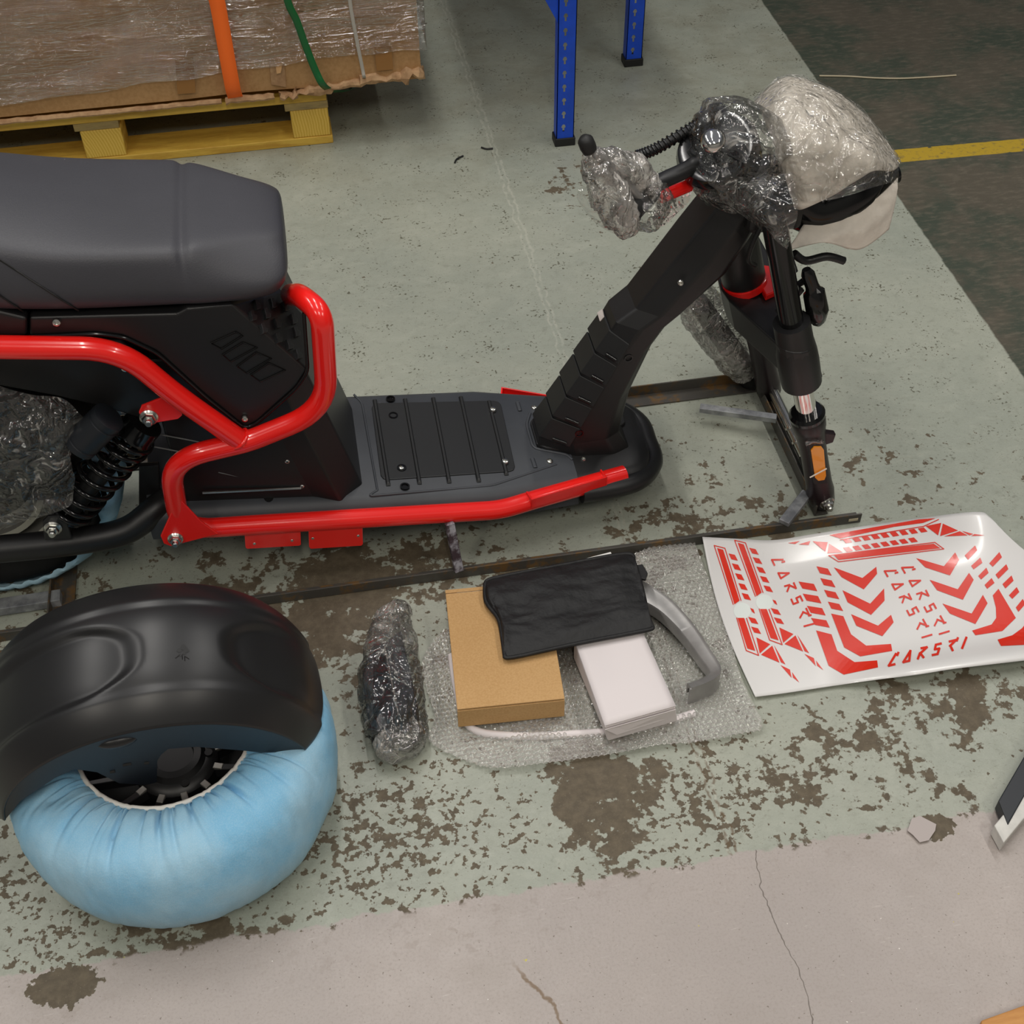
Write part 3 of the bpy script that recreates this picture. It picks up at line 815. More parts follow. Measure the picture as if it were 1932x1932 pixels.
# raised rim line round the deck floor
rimp = [onDeck(668, 745, .0), onDeck(683, 760, 0), onDeck(712, 925, 0), onDeck(690, 938, 0), onDeck(925, 918, 0), onDeck(1003, 892, 0)]
MB().tube(fillet(rimp[:3], .01, 4), .0022, 8).build('deck_bead', M['deck'], sco, 60)
MB().tube(fillet([onDeck(712, 925, 0), onDeck(694, 936, 0), onDeck(930, 916, 0), onDeck(1050, 876, 0)], .01, 4), .0022, 8).build('deck_bead', M['deck'], sco, 60)
# cover step in front of the column
st = [onDeck(1000, 780, 0), onDeck(993, 800, 0), onDeck(1006, 846, 0), onDeck(1070, 858, 0), onDeck(1080, 868, 0)]
MB().tube(fillet(st, .012, 4), .003, 8).build('deck_bead', M['deck'], sco, 60)
vs, fs = text_mesh('CAUTION', .010)
cpos = onDeck(1168, 803, .0012); 
MB().add([cpos + V((p.y * 1.0, -p.x * -1.0 * -1, 0)) + V((0, 0, -.106 * p.y)) for p in vs], fs).build('caution_print', M['print'], sco, None, label='grey CAUTION lettering on the deck nose')
lb = [onDeck(1146, 806, .0008), onDeck(1160, 800, .0008), onDeck(1172, 828, .0008), onDeck(1150, 832, .0008)]
MB().tube([lb[1], lb[2], lb[3]], .0005, 4).build('caution_outline', M['print'], sco, None)

# --- body box with the front leg panel
def zprism(foot, topshift, z1, name, mat, bevel=.004):
    b = [V((p[0], p[1], deckz(p[0]) - .01)) for p in foot]
    t = [V((p[0] + topshift, p[1], z1)) for p in foot]
    return MB().loft([b, t]).build(name, mat, sco, None, bevel, 3)
F = [(-.30, 1.600), (-.080, 1.594), (-.035, 1.582), (.006, 1.618), (.006, 2 * YC - 1.618), (-.035, 2 * YC - 1.582), (-.080, 2 * YC - 1.594), (-.30, 2 * YC - 1.600)]
bb = [V((x, y, deckz(x) - .015)) for x, y in F]
tt = [V((x - (.085 if x > -.2 else .0), y, .50)) for x, y in F]
body = MB().loft([bb, tt]).build('battery_housing', M['black'], sco, None, .004, 3)
for xa, ya, xb, yb in [(287, 817, 398, 838), (291, 843, 364, 857), (318, 875, 345, 879), (484, 856, 520, 861), (450, 876, 538, 891), (412, 891, 468, 903)]:
    MB().tube([A(xa, ya, Y=1.598), A(xb, yb, Y=1.598)], .0012, 6).build('panel_groove', M['print'], body, None)
for q in [(542, 870), (570, 917)]: bolt(A(*q, Y=1.596), (0, -1, 0), .0045, .003)
MB().cyl(A(382, 930, Y=1.592), A(568, 921, Y=1.592), .0022, n=8).build('panel_hem', M['zinc'], sco, 40)
MB().lathe(onDeck(507, 940, .0), up, [(.008, -.002), (.008, .0008), (.005, .0008)], 16).build('bolt_recess', M['blackgloss'], sco, 40)

# --- side covers below the seat
near = [(56, 634), (180, 628), (232, 634), (296, 664), (386, 746), (462, 807), (486, 796), (560, 730), (581, 698), (560, 668), (440, 574), (352, 582), (334, 592), (56, 599)]
NP = [A(*p, Y=1.552) for p in near]
inn = [V((p.x, 1.70, p.z)) for p in NP]
inn[10] = A(530, 549, Y=1.68)
fpn = (NP[8] - NP[10]).cross(inn[10] - NP[10]).normalized()
inn[8] = AP(583, 660, NP[10], fpn); inn[9] = AP(575, 598, NP[10], fpn); NP[9] = AP(561, 680, NP[10], fpn)
allp = [NP, inn, [V((p.x - (.03 if i in (8, 9, 10) else 0), 1.80, p.z)) for i, p in enumerate(inn)]]
cover = MB().loft(allp).build('side_cover', M['black'], sco, None, .004, 3)
# rim bead of the cover
MB().tube(fillet([p + V((0, -.002, 0)) for p in (NP[0], NP[1], NP[2], NP[3], NP[4], NP[5], NP[6], NP[7], NP[8])] + [A(574, 590, Y=1.560)], .012, 4), .0032, 8).build('cover_bead', M['blackgloss'], sco, 60)
# embossed windows on the cover
for q in [[(445, 626), (458, 633), (418, 658), (398, 647)], [(458, 646), (485, 655), (435, 682), (420, 669)], [(483, 665), (512, 676), (465, 704), (447, 691)], [(507, 685), (538, 698), (491, 720), (473, 707)]]:
    pts = [A(*p, Y=1.5515) for p in q]
    MB().tube(pts + [pts[0]], .0016, 6).build('embossed_window', M['blackgloss'], cover, None)
# tread blocks on the front facet of the cover
fn = fpn if fpn.dot(CAM - NP[10]) > 0 else -fpn
for cx, cy in [(482, 577), (474, 598), (512, 574), (536, 580), (500, 594), (520, 612), (551, 604), (494, 622), (543, 652), (556, 628), (522, 640), (560, 670)]:
    q = [AP(cx + dx, cy + dy, NP[10], fpn) for dx, dy in ((-6, -9), (0, -11), (2, -2), (7, 0), (6, 8), (-2, 10), (-3, 1))]
    MB().prism([v_ - fn * .001 for v_ in q], fn * .006).build('tread_block', M['panel'], cover, None, .0008)
bolt(A(107, 607, Y=1.550), (0, -1, .2), .0065, .005); bolt(A(236, 693, Y=1.560), (0, -1, .2), .0065, .005); bolt(A(462, 789, Y=1.550), (0, -1, .2), .0055, .005)
# tail cover, in line behind the side cover
tp = [A(*p, Y=1.550) for p in [(51, 600), (51, 634), (-250, 640), (-250, 560), (0, 588)]]
MB().loft([tp, [my(p) for p in tp]]).build('tail_cover', M['black'], sco, None, .005, 3)
# inner black panel above the wheel
ip = [A(*p, Y=1.580) for p in [(-200, 640), (230, 640), (350, 770), (300, 800), (200, 770), (110, 748), (0, 728), (-200, 700)]]
MB().loft([ip, [my(p) for p in ip]]).build('inner_mudguard', M['black'], sco, None, .003)

# --- seat
ST = [(-.86, .70, .80, .825, .13, .145, .12), (-.70, .675, .785, .81, .135, .15, .125), (-.56, .655, .768, .79, .138, .154, .130), (-.46, .641, .748, .768, .14, .157, .136), (-.40, .632, .729, .748, .141, .158, .142), (-.32, .624, .718, .728, .141, .158, .141), (-.225, .616, .709, .714, .14, .157, .138),
      (-.214, .615, .708, .713, .14, .157, .136), (-.207, .614, .702, .709, .14, .156, .131), (-.200, .613, .702, .709, .14, .156, .131), (-.193, .612, .706, .711, .14, .156, .133), (-.15, .609, .698, .702, .139, .154, .112), (-.11, .607, .688, .694, .136, .150, .095), (-.085, .608, .680, .687, .13, .143, .088), (-.070, .616, .672, .680, .115, .130, .082), (-.061, .628, .665, .670, .095, .108, .075)]
rings = []
SYC = 1.690
for x, zb, zc, zt, wb, wm, wc in ST:
    wb, wm, wc, zc, zt = wb - .012, wm - .010, wc - .012, zc + .004, zt + .002
    h = zc - zb
    half = [(0, zb), (wb * .6, zb), (wb, zb + .003), (wm - .004, zb + .022), (wm, zb + h * .45), (wm - (wm - wc) * .45, zb + h * .75), (wc + .004, zc - .006), (wc - .008, zc + (zt - zc) * .25), (wc * .6, zc + (zt - zc) * .75), (wc * .25, zt), (0, zt)]
    rings.append([V((x, SYC - a, c)) for a, c in half] + [V((x, SYC + a, c)) for a, c in reversed(half[1:-1])])
seat = MB().loft(rings).build('seat', M['leather'], sco, 60, sub=2)
from mathutils.bvhtree import BVHTree
tre = BVHTree.FromPolygons([p_ for r_ in rings for p_ in r_], [(k * 20 + i, k * 20 + (i + 1) % 20, (k + 1) * 20 + (i + 1) % 20, (k + 1) * 20 + i) for k in range(len(rings) - 1) for i in range(20)])
def cast(px, py, lift=.0):
    d = (CR * (px - 966) + CD * (py - 966) + CF * FPX).normalized()
    h_ = tre.ray_cast(CAM, d)
    return h_[0] - d * lift if h_[0] else None
for a, c in [((-16, 480), (148, 586)), ((-30, 537), (44, 588))]:
    pts = [cast(a[0] + (c[0] - a[0]) * k / 24, a[1] + (c[1] - a[1]) * k / 24) for k in range(25)]
    pts = [q for q in pts if q]
    MB().tube(pts, .0015, 6).build('seam', M['capblack'], seat, 60)
# --- neck column
def ring_neck(rear, front, hr, hs, ch):
    """rear/front: (x,z) ends of the section; rear face half width hr, side half width hs, chamfer share ch"""
    r, f_ = V((rear[0], 0, rear[1])), V((front[0], 0, front[1])); m_ = r.lerp(f_, ch); g = r.lerp(f_, .82)
    pts = [(r, -hr), (m_, -hs), (g, -hs), (f_, -hs * .7), (f_, hs * .7), (g, hs), (m_, hs), (r, hr)]
    return [V((p.x, YC + y, p.z)) for p, y in pts]
secs = [((.325, .120), (.500, .104), .032, .058, .40), ((.330, .146), (.478, .150), .030, .055, .40), ((.368, .215), (.492, .245), .030, .055, .40), ((.423, .319), (.526, .345), .030, .055, .40), ((.462, .395), (.549, .385), .032, .056, .42), ((.494, .421), (.575, .412), .034, .058, .45), ((.575, .545), (.640, .478), .036, .060, .45), ((.615, .604), (.672, .540), .036, .060, .45), ((.635, .634), (.69, .58), .034, .056, .45)]
MB().loft([ring_neck(*s_) for s_ in secs]).build('neck_cover', M['black'], sco, None, .004, 3)
bs = [onDeck(1000, 800, .001), onDeck(1012, 842, .001), onDeck(1030, 850, .001), onDeck(1106, 858, .001), onDeck(1180, 800, .001), onDeck(1170, 760, .001), onDeck(1040, 750, .001)]
MB().prism([p + V((0, 0, -.004)) for p in bs], (0, 0, .011)).build('neck_flange', M['black'], sco, None, .003)
# ribbed pad on the rider's side: raised chevron plates
def on_neck(t, s):
    """t along the lower column 0..1, s: -1 far edge .. 0 rear edge near side .. 1 along the near chamfer"""
    x = .330 + (.462 - .330) * t; z = .146 + (.395 - .146) * t
    fx = .478 + (.549 - .478) * t; fz = .150 + (.385 - .150) * t
    r = V((x, YC, z)); f_ = V((fx, YC, fz)); m_ = r.lerp(f_, .40)
    if s <= 0: return r + V((0, -.030 + (-s) * .06, 0))
    return (r + V((0, -.030, 0))).lerp(m_ + V((0, -.055, 0)), s)
nd = V((-.88, 0, .46)).normalized(); ns = V((-.45, -.85, .25)).normalized()
for k in range(5):
    t0, t1 = .03 + k * .185, .03 + k * .185 + .165
    a = [on_neck(t0, -1), on_neck(t0, 0), on_neck(t0 - .05, .95), on_neck(t1 - .05, .95), on_neck(t1, 0), on_neck(t1, -1)]
    off = [nd, nd * .6 + ns * .5, ns, ns, nd * .6 + ns * .5, nd]
    lo = [p - o_ * .001 for p, o_ in zip(a, off)]
    hi = [p + o_ * (.006 if i < 3 else .003) for i, (p, o_) in enumerate(zip(a, off))]
    n_ = 6
    MB().add(lo + hi, [(0, 1, 4, 5), (1, 2, 3, 4), (6, 11, 10, 7), (7, 10, 9, 8)] + [(i, i + n_, (i + 1) % n_ + n_, (i + 1) % n_) for i in range(n_)]).build('chevron_plate', M['panel'], sco, None, .0015)
    g = [on_neck(t0 - .015 + .02, .35) + ns * .0045, on_neck(t0 - .04 + .02, .80) + ns * .0045]
    MB().tube(g, .0042, 10).build('grip_slot', M['blackgloss'], sco, 50)
for q in [(1186, 676), (1093, 818)]:
    MB().lathe(A(*q, Y=1.6640), (0, -1, 0), [(.0078, -.002), (.0078, .0008), (.006, .0008), (.0055, -.001)], 16).build('bolt_recess', M['blackgloss'], sco, 40)
bolt(A(1284, 533, Y=1.659), (0, -1, .1), .0055, .004)
lbp = [A(1128, 590, Y=1.690), A(1137, 583, Y=1.690), A(1140, 598, Y=1.684), A(1133, 606, Y=1.684)]
MB().prism(lbp, nd * .0012 + ns * .0008).build('label_sticker', M['label'], sco, None, label='small white paper label')

# --- steering head and fork
def ax(z, dx=0, y=YC): return V((.700 + (.40 - z) * .288 + dx, y, z))
MB().lathe(ax(.432), ax(.7) - ax(.405), [(.036, 0), (.0375, .004), (.0375, .176), (.034, .216), (.03, .236)], 28).build('head_tube', M['black'], sco, 40)
MB().lathe(ax(.417), ax(.7) - ax(.4), [(.034, 0), (.0385, .002), (.0385, .014), (.034, .016)], 28).build('head_ring', M['red'], sco, 40)
MB().prism([ax(.418, .02, YC - .050), ax(.418, .055, YC - .035), ax(.418, .055, YC + .03), ax(.418, .02, YC + .045)], (0, 0, .012)).build('lock_tab', M['red'], sco, None, .002)
fork = sco
LY = (1.562, 2 * YC - 1.562)
def leg(z, y): return V((.765 + (.297 - z) * .288, y, z))
# triple clamp: a yoke that runs from the head out to both legs
def yoke(zc, th, name, rw=.034, pad=0):
    ydir = (leg(.6, 0) - leg(.3, 0)).normalized()
    top, bot = [], []
    out = []
    for y, r_ in ((LY[0], rw), (YC, .046), (LY[1], rw)):
        pass
    path = [leg(zc, LY[0]), (leg(zc, LY[0]) + ax(zc)) / 2 + V((.004, 0, 0)), ax(zc), (leg(zc, LY[1]) + ax(zc)) / 2 + V((.004, 0, 0)), leg(zc, LY[1])]
    poly = []
    c0, c1 = leg(zc, LY[0]), leg(zc, LY[1])
    for k in range(9):
        a = math.pi * (1.0 + k / 8); poly.append(c0 + V((math.cos(a) * rw, math.sin(a) * rw, 0)))
    poly += [V((c0.x + rw, YC - .06, zc)), V((ax(zc).x + .06, YC, zc)), V((c0.x + rw, YC + .06, zc))]
    for k in range(9):
        a = math.pi * k / 8; poly.append(c1 + V((math.cos(a) * rw, math.sin(a) * rw, 0)))
    poly += [V((ax(zc).x - .040, YC + .035, zc)), V((ax(zc).x - .044, YC, zc)), V((ax(zc).x - .040, YC - .035, zc))]
    poly = [V((p.x, p.y, p.z)) for p in poly]
    lo = [p - ydir * th / 2 for p in poly]
    return MB().prism(lo, ydir * th).build(name, M['fork'] if False else M['black'], sco, None, .004, 3)
yoke(.384, .070, 'lower_yoke', .033)
for y in LY:
    sgn = -1 if y < YC else 1
    u = (leg(.6, y) - leg(.3, y)).normalized()
    MB().cyl(leg(.40, y), leg(.665, y), .0195, n=20).build('upper_fork_tube', M['blackgloss'], sco, 40)
    MB().lathe(leg(.322, y), u, [(.026, 0), (.034, .002), (.035, .05), (.034, .075), (.031, .10), (.030, .14)], 26).build('fork_sleeve', M['black'], sco, 40)
    # wedge that braces the sleeve to the yoke
    c = leg(.40, y)
    MB().loft([[c + V((.030, -.012, .0)), c + V((.030, .012, 0)), c + V((-.02, .03 * -sgn, 0)), c + V((-.03, -.0, 0))], [leg(.335, y) + V((.036, -.01, 0)), leg(.335, y) + V((.036, .01, 0)), leg(.335, y) + V((-.01, .02 * -sgn, 0)), leg(.335, y) + V((-.02, 0, 0))]]).build('sleeve_brace', M['black'], sco, None, .003)
    MB().cyl(leg(.235, y), leg(.33, y), .0175, n=24).build('stanchion', M['chrome'], sco, 40)
    lowleg = MB().lathe(leg(.022, y), u, [(.018, -.012), (.024, 0), (.026, .03), (.024, .05), (.0235, .12), (.0245, .160), (.027, .185), (.0285, .200), (.030, .206), (.0305, .226), (.027, .236), (.022, .238)], 26).build('lower_leg', M['fork'], sco, 40)
    MB().lathe(leg(.022, y), u, [(.0255, .226), (.0310, .229), (.0315, .236), (.027, .242), (.0185, .242)], 26).build('dust_seal', M['blackgloss'], sco, 40)
    c = leg(.19, y); MB().prism([c + V((.020, -.006, .012)), c + V((.044, -.006, .004)), c + V((.042, -.006, -.016)), c + V((.020, -.006, -.022))], (0, .012, 0)).build('caliper_lug', M['fork'], lowleg, None, .002)
    if sgn < 0:
        o = leg(.118, y)
        rfl = [A(*q, Y=y - .0285) for q in [(1530, 850), (1536, 843), (1550, 843), (1555, 850), (1559, 898), (1556, 906), (1544, 908), (1538, 902)]]
        MB().prism(rfl, (0, .007, 0)).build('reflector', M['amber'], lowleg, None, .0012, label='amber side reflector')
        MB().prism([A(*q, Y=y - .0265) for q in [(1524, 838), (1552, 836), (1562, 912), (1536, 914)]], (0, .01, 0)).build('reflector_holder', M['capblack'], lowleg, None, .0012)
        MB().tube([A(1528, 901, Y=y - .031), A(1560, 884, Y=y - .031)], .0014, 6).build('zip_tie', M['tie'], lowleg, 50)
        MB().tube([A(1520, 838, Y=y - .028), A(1535, 832, Y=y - .03), A(1552, 834, Y=y - .028)], .004, 8).build('clear_tape', M['film'], lowleg, 50)
MB().cyl(V((leg(.035, 0).x + .004, LY[0] - .03, .035)), V((leg(.035, 0).x + .004, LY[1] + .03, .035)), .0105, n=18).build('front_axle', M['zinc'], sco, 40)
for y0, y1, r_ in ((1.62, 1.66, .0150), (1.70, 1.706, .0130), (1.74, 1.746, .0130)):
    MB().cyl(V((leg(.035, 0).x + .004, y0, .035)), V((leg(.035, 0).x + .004, y1, .035)), r_, n=18).build('axle_spacer', M['capblack'] if y0 < 1.65 else M['chrome'], sco, 40)
hexbolt(V((leg(.035, 0).x + .004, LY[0] - .022, .036)), (0, -1, 0), .0105)
# front signal lamp on its arm
sg = MB().tube([A(1478, 520, Y=1.60), A(1500, 540, Y=1.585), A(1520, 528, Y=1.575)], .006, 10).build('signal_arm', M['black'], sco, 50)
MB().tube([A(1470, 590, Y=1.58), A(1512, 545, Y=1.575)], [.008, .006], 10).build('signal_bracket', M['black'], sco, 50)
MB().tube([A(1487, 492, Y=1.60), A(1497, 515, Y=1.59)], [.010, .008], 10).build('bracket_end', M['black'], sco, 50)
pA = A(1521, 508, Y=1.57); pB = A(1545, 614, Y=1.57)
dd = (pB - pA); sd = V((dd.z, 0, -dd.x)).normalized()
rings = []
for t, a in ((0, .007), (.08, .011), (.3, .011), (.38, .013), (.42, .018), (.75, .019), (.93, .012), (1, .004)):
    c = pA + dd * t + sd * (-.004 * math.sin(t * 3.1))
    rings.append([c + sd * math.cos(q) * a + V((0, math.sin(q) * a * .8, 0)) for q in [k * math.pi / 6 for k in range(12)]])
MB().loft(rings).build('signal_housing', M['blackgloss'], sco, 40)
MB().loft([[pA + dd * t + sd * -.0165 * f_ + V((0, s_ * .009, 0)) + sd * o_ for s_, o_ in ((-1, .006), (0, -.002), (1, .006))] for t, f_ in ((.45, 1), (.75, 1.08), (.95, .75))], (False, False), False).build('signal_lens', M['amber'], sco, None, solid=.002) if False else None
lens = [A(1541, 545, Y=1.560), A(1549, 552, Y=1.560), A(1551, 590, Y=1.560), A(1548, 612, Y=1.560), A(1539, 612, Y=1.560)]
MB().prism(lens, (0, .012, 0)).build('signal_lens', M['print'], sco, None, .001)

# --- rear: swingarm, wheel, shock
sa = [A(-220, 1055, Y=1.565), A(0, 1036, Y=1.565), A(150, 1020, Y=1.565), A(240, 1000, Y=1.575), A(300, 955, Y=1.60), A(345, 925, Y=1.64)]
MB().tube(crom(sa, 8), .0235, 18).build('swingarm_tube', M['black'], sco, 60)
MB().tube([my(p) for p in crom(sa, 8)], .0235, 18).build('swingarm_tube', M['black'], sco, 60)
q = [A(*p, Y=1.62) for p in [(262, 880), (300, 878), (304, 985), (262, 1000)]]
MB().prism(q, (0, .01, 0)).build('swingarm_plate', M['black'], sco, None, .002)
MB().cyl(V((-.275, 1.60, .20)), V((-.275, 1.84, .20)), .017, n=18).build('swingarm_pivot', M['black'], sco, 40)
lug = [A(*p, Y=1.538) for p in [(84, 1020), (80, 985), (90, 975), (112, 974), (126, 984), (136, 1016)]]
MB().prism(lug, (0, .006, 0)).build('shock_lug', M['black'], sco, None, .0015)
hexbolt(A(100, 996, Y=1.537), (0, -1, .1), .0105)
s0, s1 = A(279, 790, Y=1.582), A(103, 996, Y=1.568)
sd_ = (s1 - s0)
def sp(t): return s0 + sd_ * t
MB().cyl(sp(.0), sp(.95), .011, n=16).build('shock_rod', M['blackgloss'], sco, 40)
MB().cyl(sp(.42), sp(.80), .016, n=18).build('shock_body', M['black'], sco, 40)
MB().lathe(sp(.02), sd_, [(.020, 0), (.030, .003), (.0305, .028), (.033, .032)], 24).build('spring_cap', M['blackgloss'], sco, 40)
MB().lathe(sp(.84), sd_, [(.030, 0), (.032, .004), (.024, .012), (.014, .03)], 24).build('spring_seat', M['blackgloss'], sco, 40)
e1 = sd_.orthogonal().normalized(); e2 = sd_.normalized().cross(e1)
hel = []
for k in range(240):
    t = k / 239; tt_ = .12 + .73 * (t + .10 * math.sin(t * 3.14) * (t - .5) * 2); a_ = t * 2 * math.pi * 9.5
    hel.append(sp(tt_) + (e1 * math.cos(a_) + e2 * math.sin(a_)) * .0335)
MB().tube(hel, .0046, 8).build('shock_spring', M['blackgloss'], sco, 60)
r0, r1 = A(202, 790, Y=1.545), A(142, 848, Y=1.545)
rd = (r1 - r0)
MB().lathe(r0 - rd * .1, rd, [(.020, 0), (.026, .003), (.0265, .012), (.025, .013), (.025, .016), (.0265, .017), (.027, .064), (.0255, .065), (.0255, .068), (.027, .069), (.027, .078), (.022, .082)], 26).build('shock_reservoir', M['navy'], sco, 40)
# rear wheel
WC = V((-.642, YC, .243))
rw = MB().lathe(WC, (0, 1, 0), [(.150, -.085), (.172, -.098), (.205, -.100), (.228, -.085), (.238, -.05), (.240, 0), (.238, .05), (.228, .085), (.205, .100), (.172, .098), (.150, .085), (.145, 0), (.150, -.085)], 64, False).build('rear_tyre', M['rubber'], sco, 60)
MB().lathe(WC, (0, 1, 0), [(.152, -.088), (.156, -.094), (.150, -.096), (.136, -.090), (.130, -.06), (.128, .06), (.136, .09), (.152, .088)], 64, False).build('rear_rim', M['alloy'], sco, 50)
MB().lathe(WC, (0, 1, 0), [(.122, -.082), (.118, -.088), (.108, -.086), (.104, -.06), (.104, .06), (.118, .08)], 64, False).build('rim_lip', M['alloy'], sco, 50)
MB().lathe(WC, (0, 1, 0), [(.10, -.05), (.06, -.075), (.03, -.09), (.0, -.09)], 40, False).build('motor_cover', M['blackgloss'], sco, 40)
rows = []
prof = [(.212, -.108), (.216, -.112), (.226, -.106), (.240, -.088), (.247, -.05), (.249, 0), (.247, .05), (.240, .088), (.226, .104), (.205, .110)]
for i, (r_, h_) in enumerate(prof):
    row = []
    for k in range(181):
        a_ = 2 * math.pi * k / 180
        amp = .0022 * max(0, 1 - i / 5)
        rr = r_ + amp * 2.2 * noise.noise(V((a_ * 14, i * .5, 0))) + amp * math.sin(a_ * 47 + 3 * noise.noise(V((a_ * 5, 0, 1)))); hh = h_ + amp * 2 * noise.noise(V((a_ * 17, i * .3, 4)))
        row.append(WC + V((math.cos(a_) * rr, hh, math.sin(a_) * rr)))
    rows.append(row)
MB().grid(rows).build('rear_wheel_cover', M['fabric'], sco, 80, label='light blue elasticated fabric cover')

a0_, a1_ = R(22), R(200)
ring_ = lambda r_, h_: [WC + V((math.cos(a0_ + (a1_ - a0_) * k / 48) * r_, h_, math.sin(a0_ + (a1_ - a0_) * k / 48) * r_)) for k in range(49)]
MB().grid([ring_(.185, -.118), ring_(.256, -.122), ring_(.262, -.112), ring_(.262, .112), ring_(.256, .122)]).build('rear_inner_guard', M['black'], sco, 50, solid=.003)
a0_, a1_ = R(-8), R(190)
MB().grid([ring_(.02, -.104), ring_(.12, -.106), ring_(.19, -.104)]).build('brake_guard', M['black'], sco, 50, solid=.003)
# --- handlebar, dash and headlamp under the wrapping
hc = ax(.70)
MB().cyl(ax(.62), ax(.745), .026, n=20).build('stem', M['black'], sco, 40)
gE = A(1186, 400, Y=1.545)
hb = [V((hc.x, YC, .715)), A(1310, 310, Y=1.655), A(1240, 347, Y=1.625), A(1205, 385, Y=1.57), gE]
MB().tube(crom(hb, 6), .0125, 14).build('handlebar', M['black'], sco, 60)
hf = [V((hc.x, YC, .715))] + [V((p.x, 2 * YC - p.y, p.z)) for p in hb[1:]]
MB().cyl(A(1225, 360, Y=1.605), gE, .0185, n=18).build('handle_grip', M['rubber'], sco, 40)
MB().lathe(gE, gE - A(1205, 385, Y=1.57), [(.0185, -.004), (.021, 0), (.0205, .008), (.012, .014)], 18).build('grip_end', M['capblack'], sco, 50)
lv = [A(1210, 380, Y=1.565), A(1172, 335, Y=1.545), A(1135, 300, Y=1.54), A(1107, 272, Y=1.54)]
MB().tube(crom(lv, 6), .0075, 10).build('brake_lever', M['silver'], sco, 60)
MB().tube([A(1113, 284, Y=1.54), A(1109, 276, Y=1.54), A(1104, 264, Y=1.54), A(1101, 258, Y=1.54)], [.0105, .0115, .0110, .006], 12).build('lever_tip', M['capblack'], sco, 50)
cab = crom([A(1203, 295, Y=1.70), A(1240, 280, Y=1.70), A(1300, 245, Y=1.70), A(1345, 222, Y=1.70), A(1380, 225, Y=1.70)], 10)
MB().tube(cab, .0075, 10).build('cable_loom', M['capblack'], sco, 60)
e_ = []
for k in range(200):
    t = k / 199 * (len(cab) - 1); i = min(int(t), len(cab) - 2); c = cab[i].lerp(cab[i + 1], t - i); a_ = k * .9
    d_ = (cab[i + 1] - cab[i]).normalized(); n1 = d_.orthogonal().normalized(); n2 = d_.cross(n1)
    e_.append(c + (n1 * math.cos(a_) + n2 * math.sin(a_)) * .008)
MB().tube(e_, .0022, 6).build('spiral_sleeve', M['blackgloss'], sco, 60)
MB().cyl(A(1247, 372, Y=1.64), A(1300, 350, Y=1.66), .010, n=12).build('switch_pod', M['red'], sco, 40)
# dash housing and headlamp
dc = V((.64, 1.70, .735))
MB().lathe(dc - V((.035, .03, .03)), V((-.45, -.35, .8)), [(.05, -.03), (.062, -.01), (.064, .02), (.058, .032), (.05, .034), (.0, .034)], 30).build('dash_housing', M['blackgloss'], sco, 40)
MB().lathe(A(1345, 268, Y=1.63), V((-.3, -.6, .7)), [(.017, 0), (.019, .006), (.016, .012), (.010, .016), (0, .017)], 20).build('key_knob', M['chrome'], sco, 50)
hl = crom([A(1470, 330, Y=1.70), A(1530, 385, Y=1.69), A(1600, 362, Y=1.69), A(1650, 340, Y=1.70), A(1686, 325, Y=1.71)], 8)
MB().tube(hl, [.02 + .03 * math.sin(math.pi * min(1, .15 + k / len(hl))) for k in range(len(hl))], 20).build('headlamp', M['blackgloss'], sco, 60)
MB().tube(crom([A(1498, 478, Y=1.64), A(1520, 492, Y=1.64), A(1560, 484, Y=1.64), A(1592, 492, Y=1.64)], 5), .007, 8).build('lamp_stay', M['black'], sco, 60)
MB().box((.70, YC, .60), (.09, .16, .05)).build('lamp_bracket', M['black'], sco, None, .01)
# hose from the dash down the head
MB().tube(crom([A(1440, 420, Y=1.63), A(1420, 460, Y=1.625), A(1412, 490, Y=1.635), A(1425, 500, Y=1.65)], 6), .004, 8).build('brake_hose', M['capblack'], sco, 60)
# ------------------------------------------------------------------ wrappings on the scooter
def crumple(p, amp, f, seed):
    a = noise.noise(V((p.x * f + seed, p.y * f, p.z * f)))
    b_ = abs(noise.noise(V((p.x * f * 2.3, p.y * f * 2.3 + seed, p.z * f * 2.3))))
    return amp * (a + .8 * (.5 - b_ * 1.6))
def wrap(path, radii, name, mat, label, cat, amp=.006, f=28, n=40, seg=8, flat=(1, 1), open_=(False, False), seed=1, parent=None):
    path = crom(path, seg); m = len(path)
    rr = []
    for i in range(m):
        t = i / (m - 1) * (len(radii) - 1); k = min(int(t), len(radii) - 2); rr.append(radii[k] + (radii[k + 1] - radii[k]) * (t - k))
    b = MB(); b.tube(path, rr, n, False)
    rings = [b.v[i * n:(i + 1) * n] for i in range(m)]
    out = []
    for c, ring in zip(path, rings):
        o = []
        for p in ring:
            d = (p - c); d = V((d.x, d.y * flat[0], d.z * flat[1]))
            p2 = c + d; o.append(p2 + d.normalized() * crumple(p2, amp, f, seed))
        out.append(o)
    b2 = MB().loft(out, (not open_[0], not open_[1]))
    o = b2.build(name, mat, parent, 70)
    if label: tag(o, label, cat)
    return o
def patch(ctrl, name, mat, label, cat, amp=.002, f=30, seg=8, solid=.003, seed=3, parent=None):
    rows = [crom([A(x, y, Y=d) for x, y, d in r], seg) for r in ctrl]
    cols = [crom([r[i] for r in rows], seg) for i in range(len(rows[0]))]
    g = [[cols[i][j] for i in range(len(cols))] for j in range(len(cols[0]))]
    g = [[p + V((0, -.7, .7)) * crumple(p, amp, f, seed) for p in r] for r in g]
    o = MB().grid(g).build(name, mat, parent, 70, solid=solid)
    if label: tag(o, label, cat)
    return o
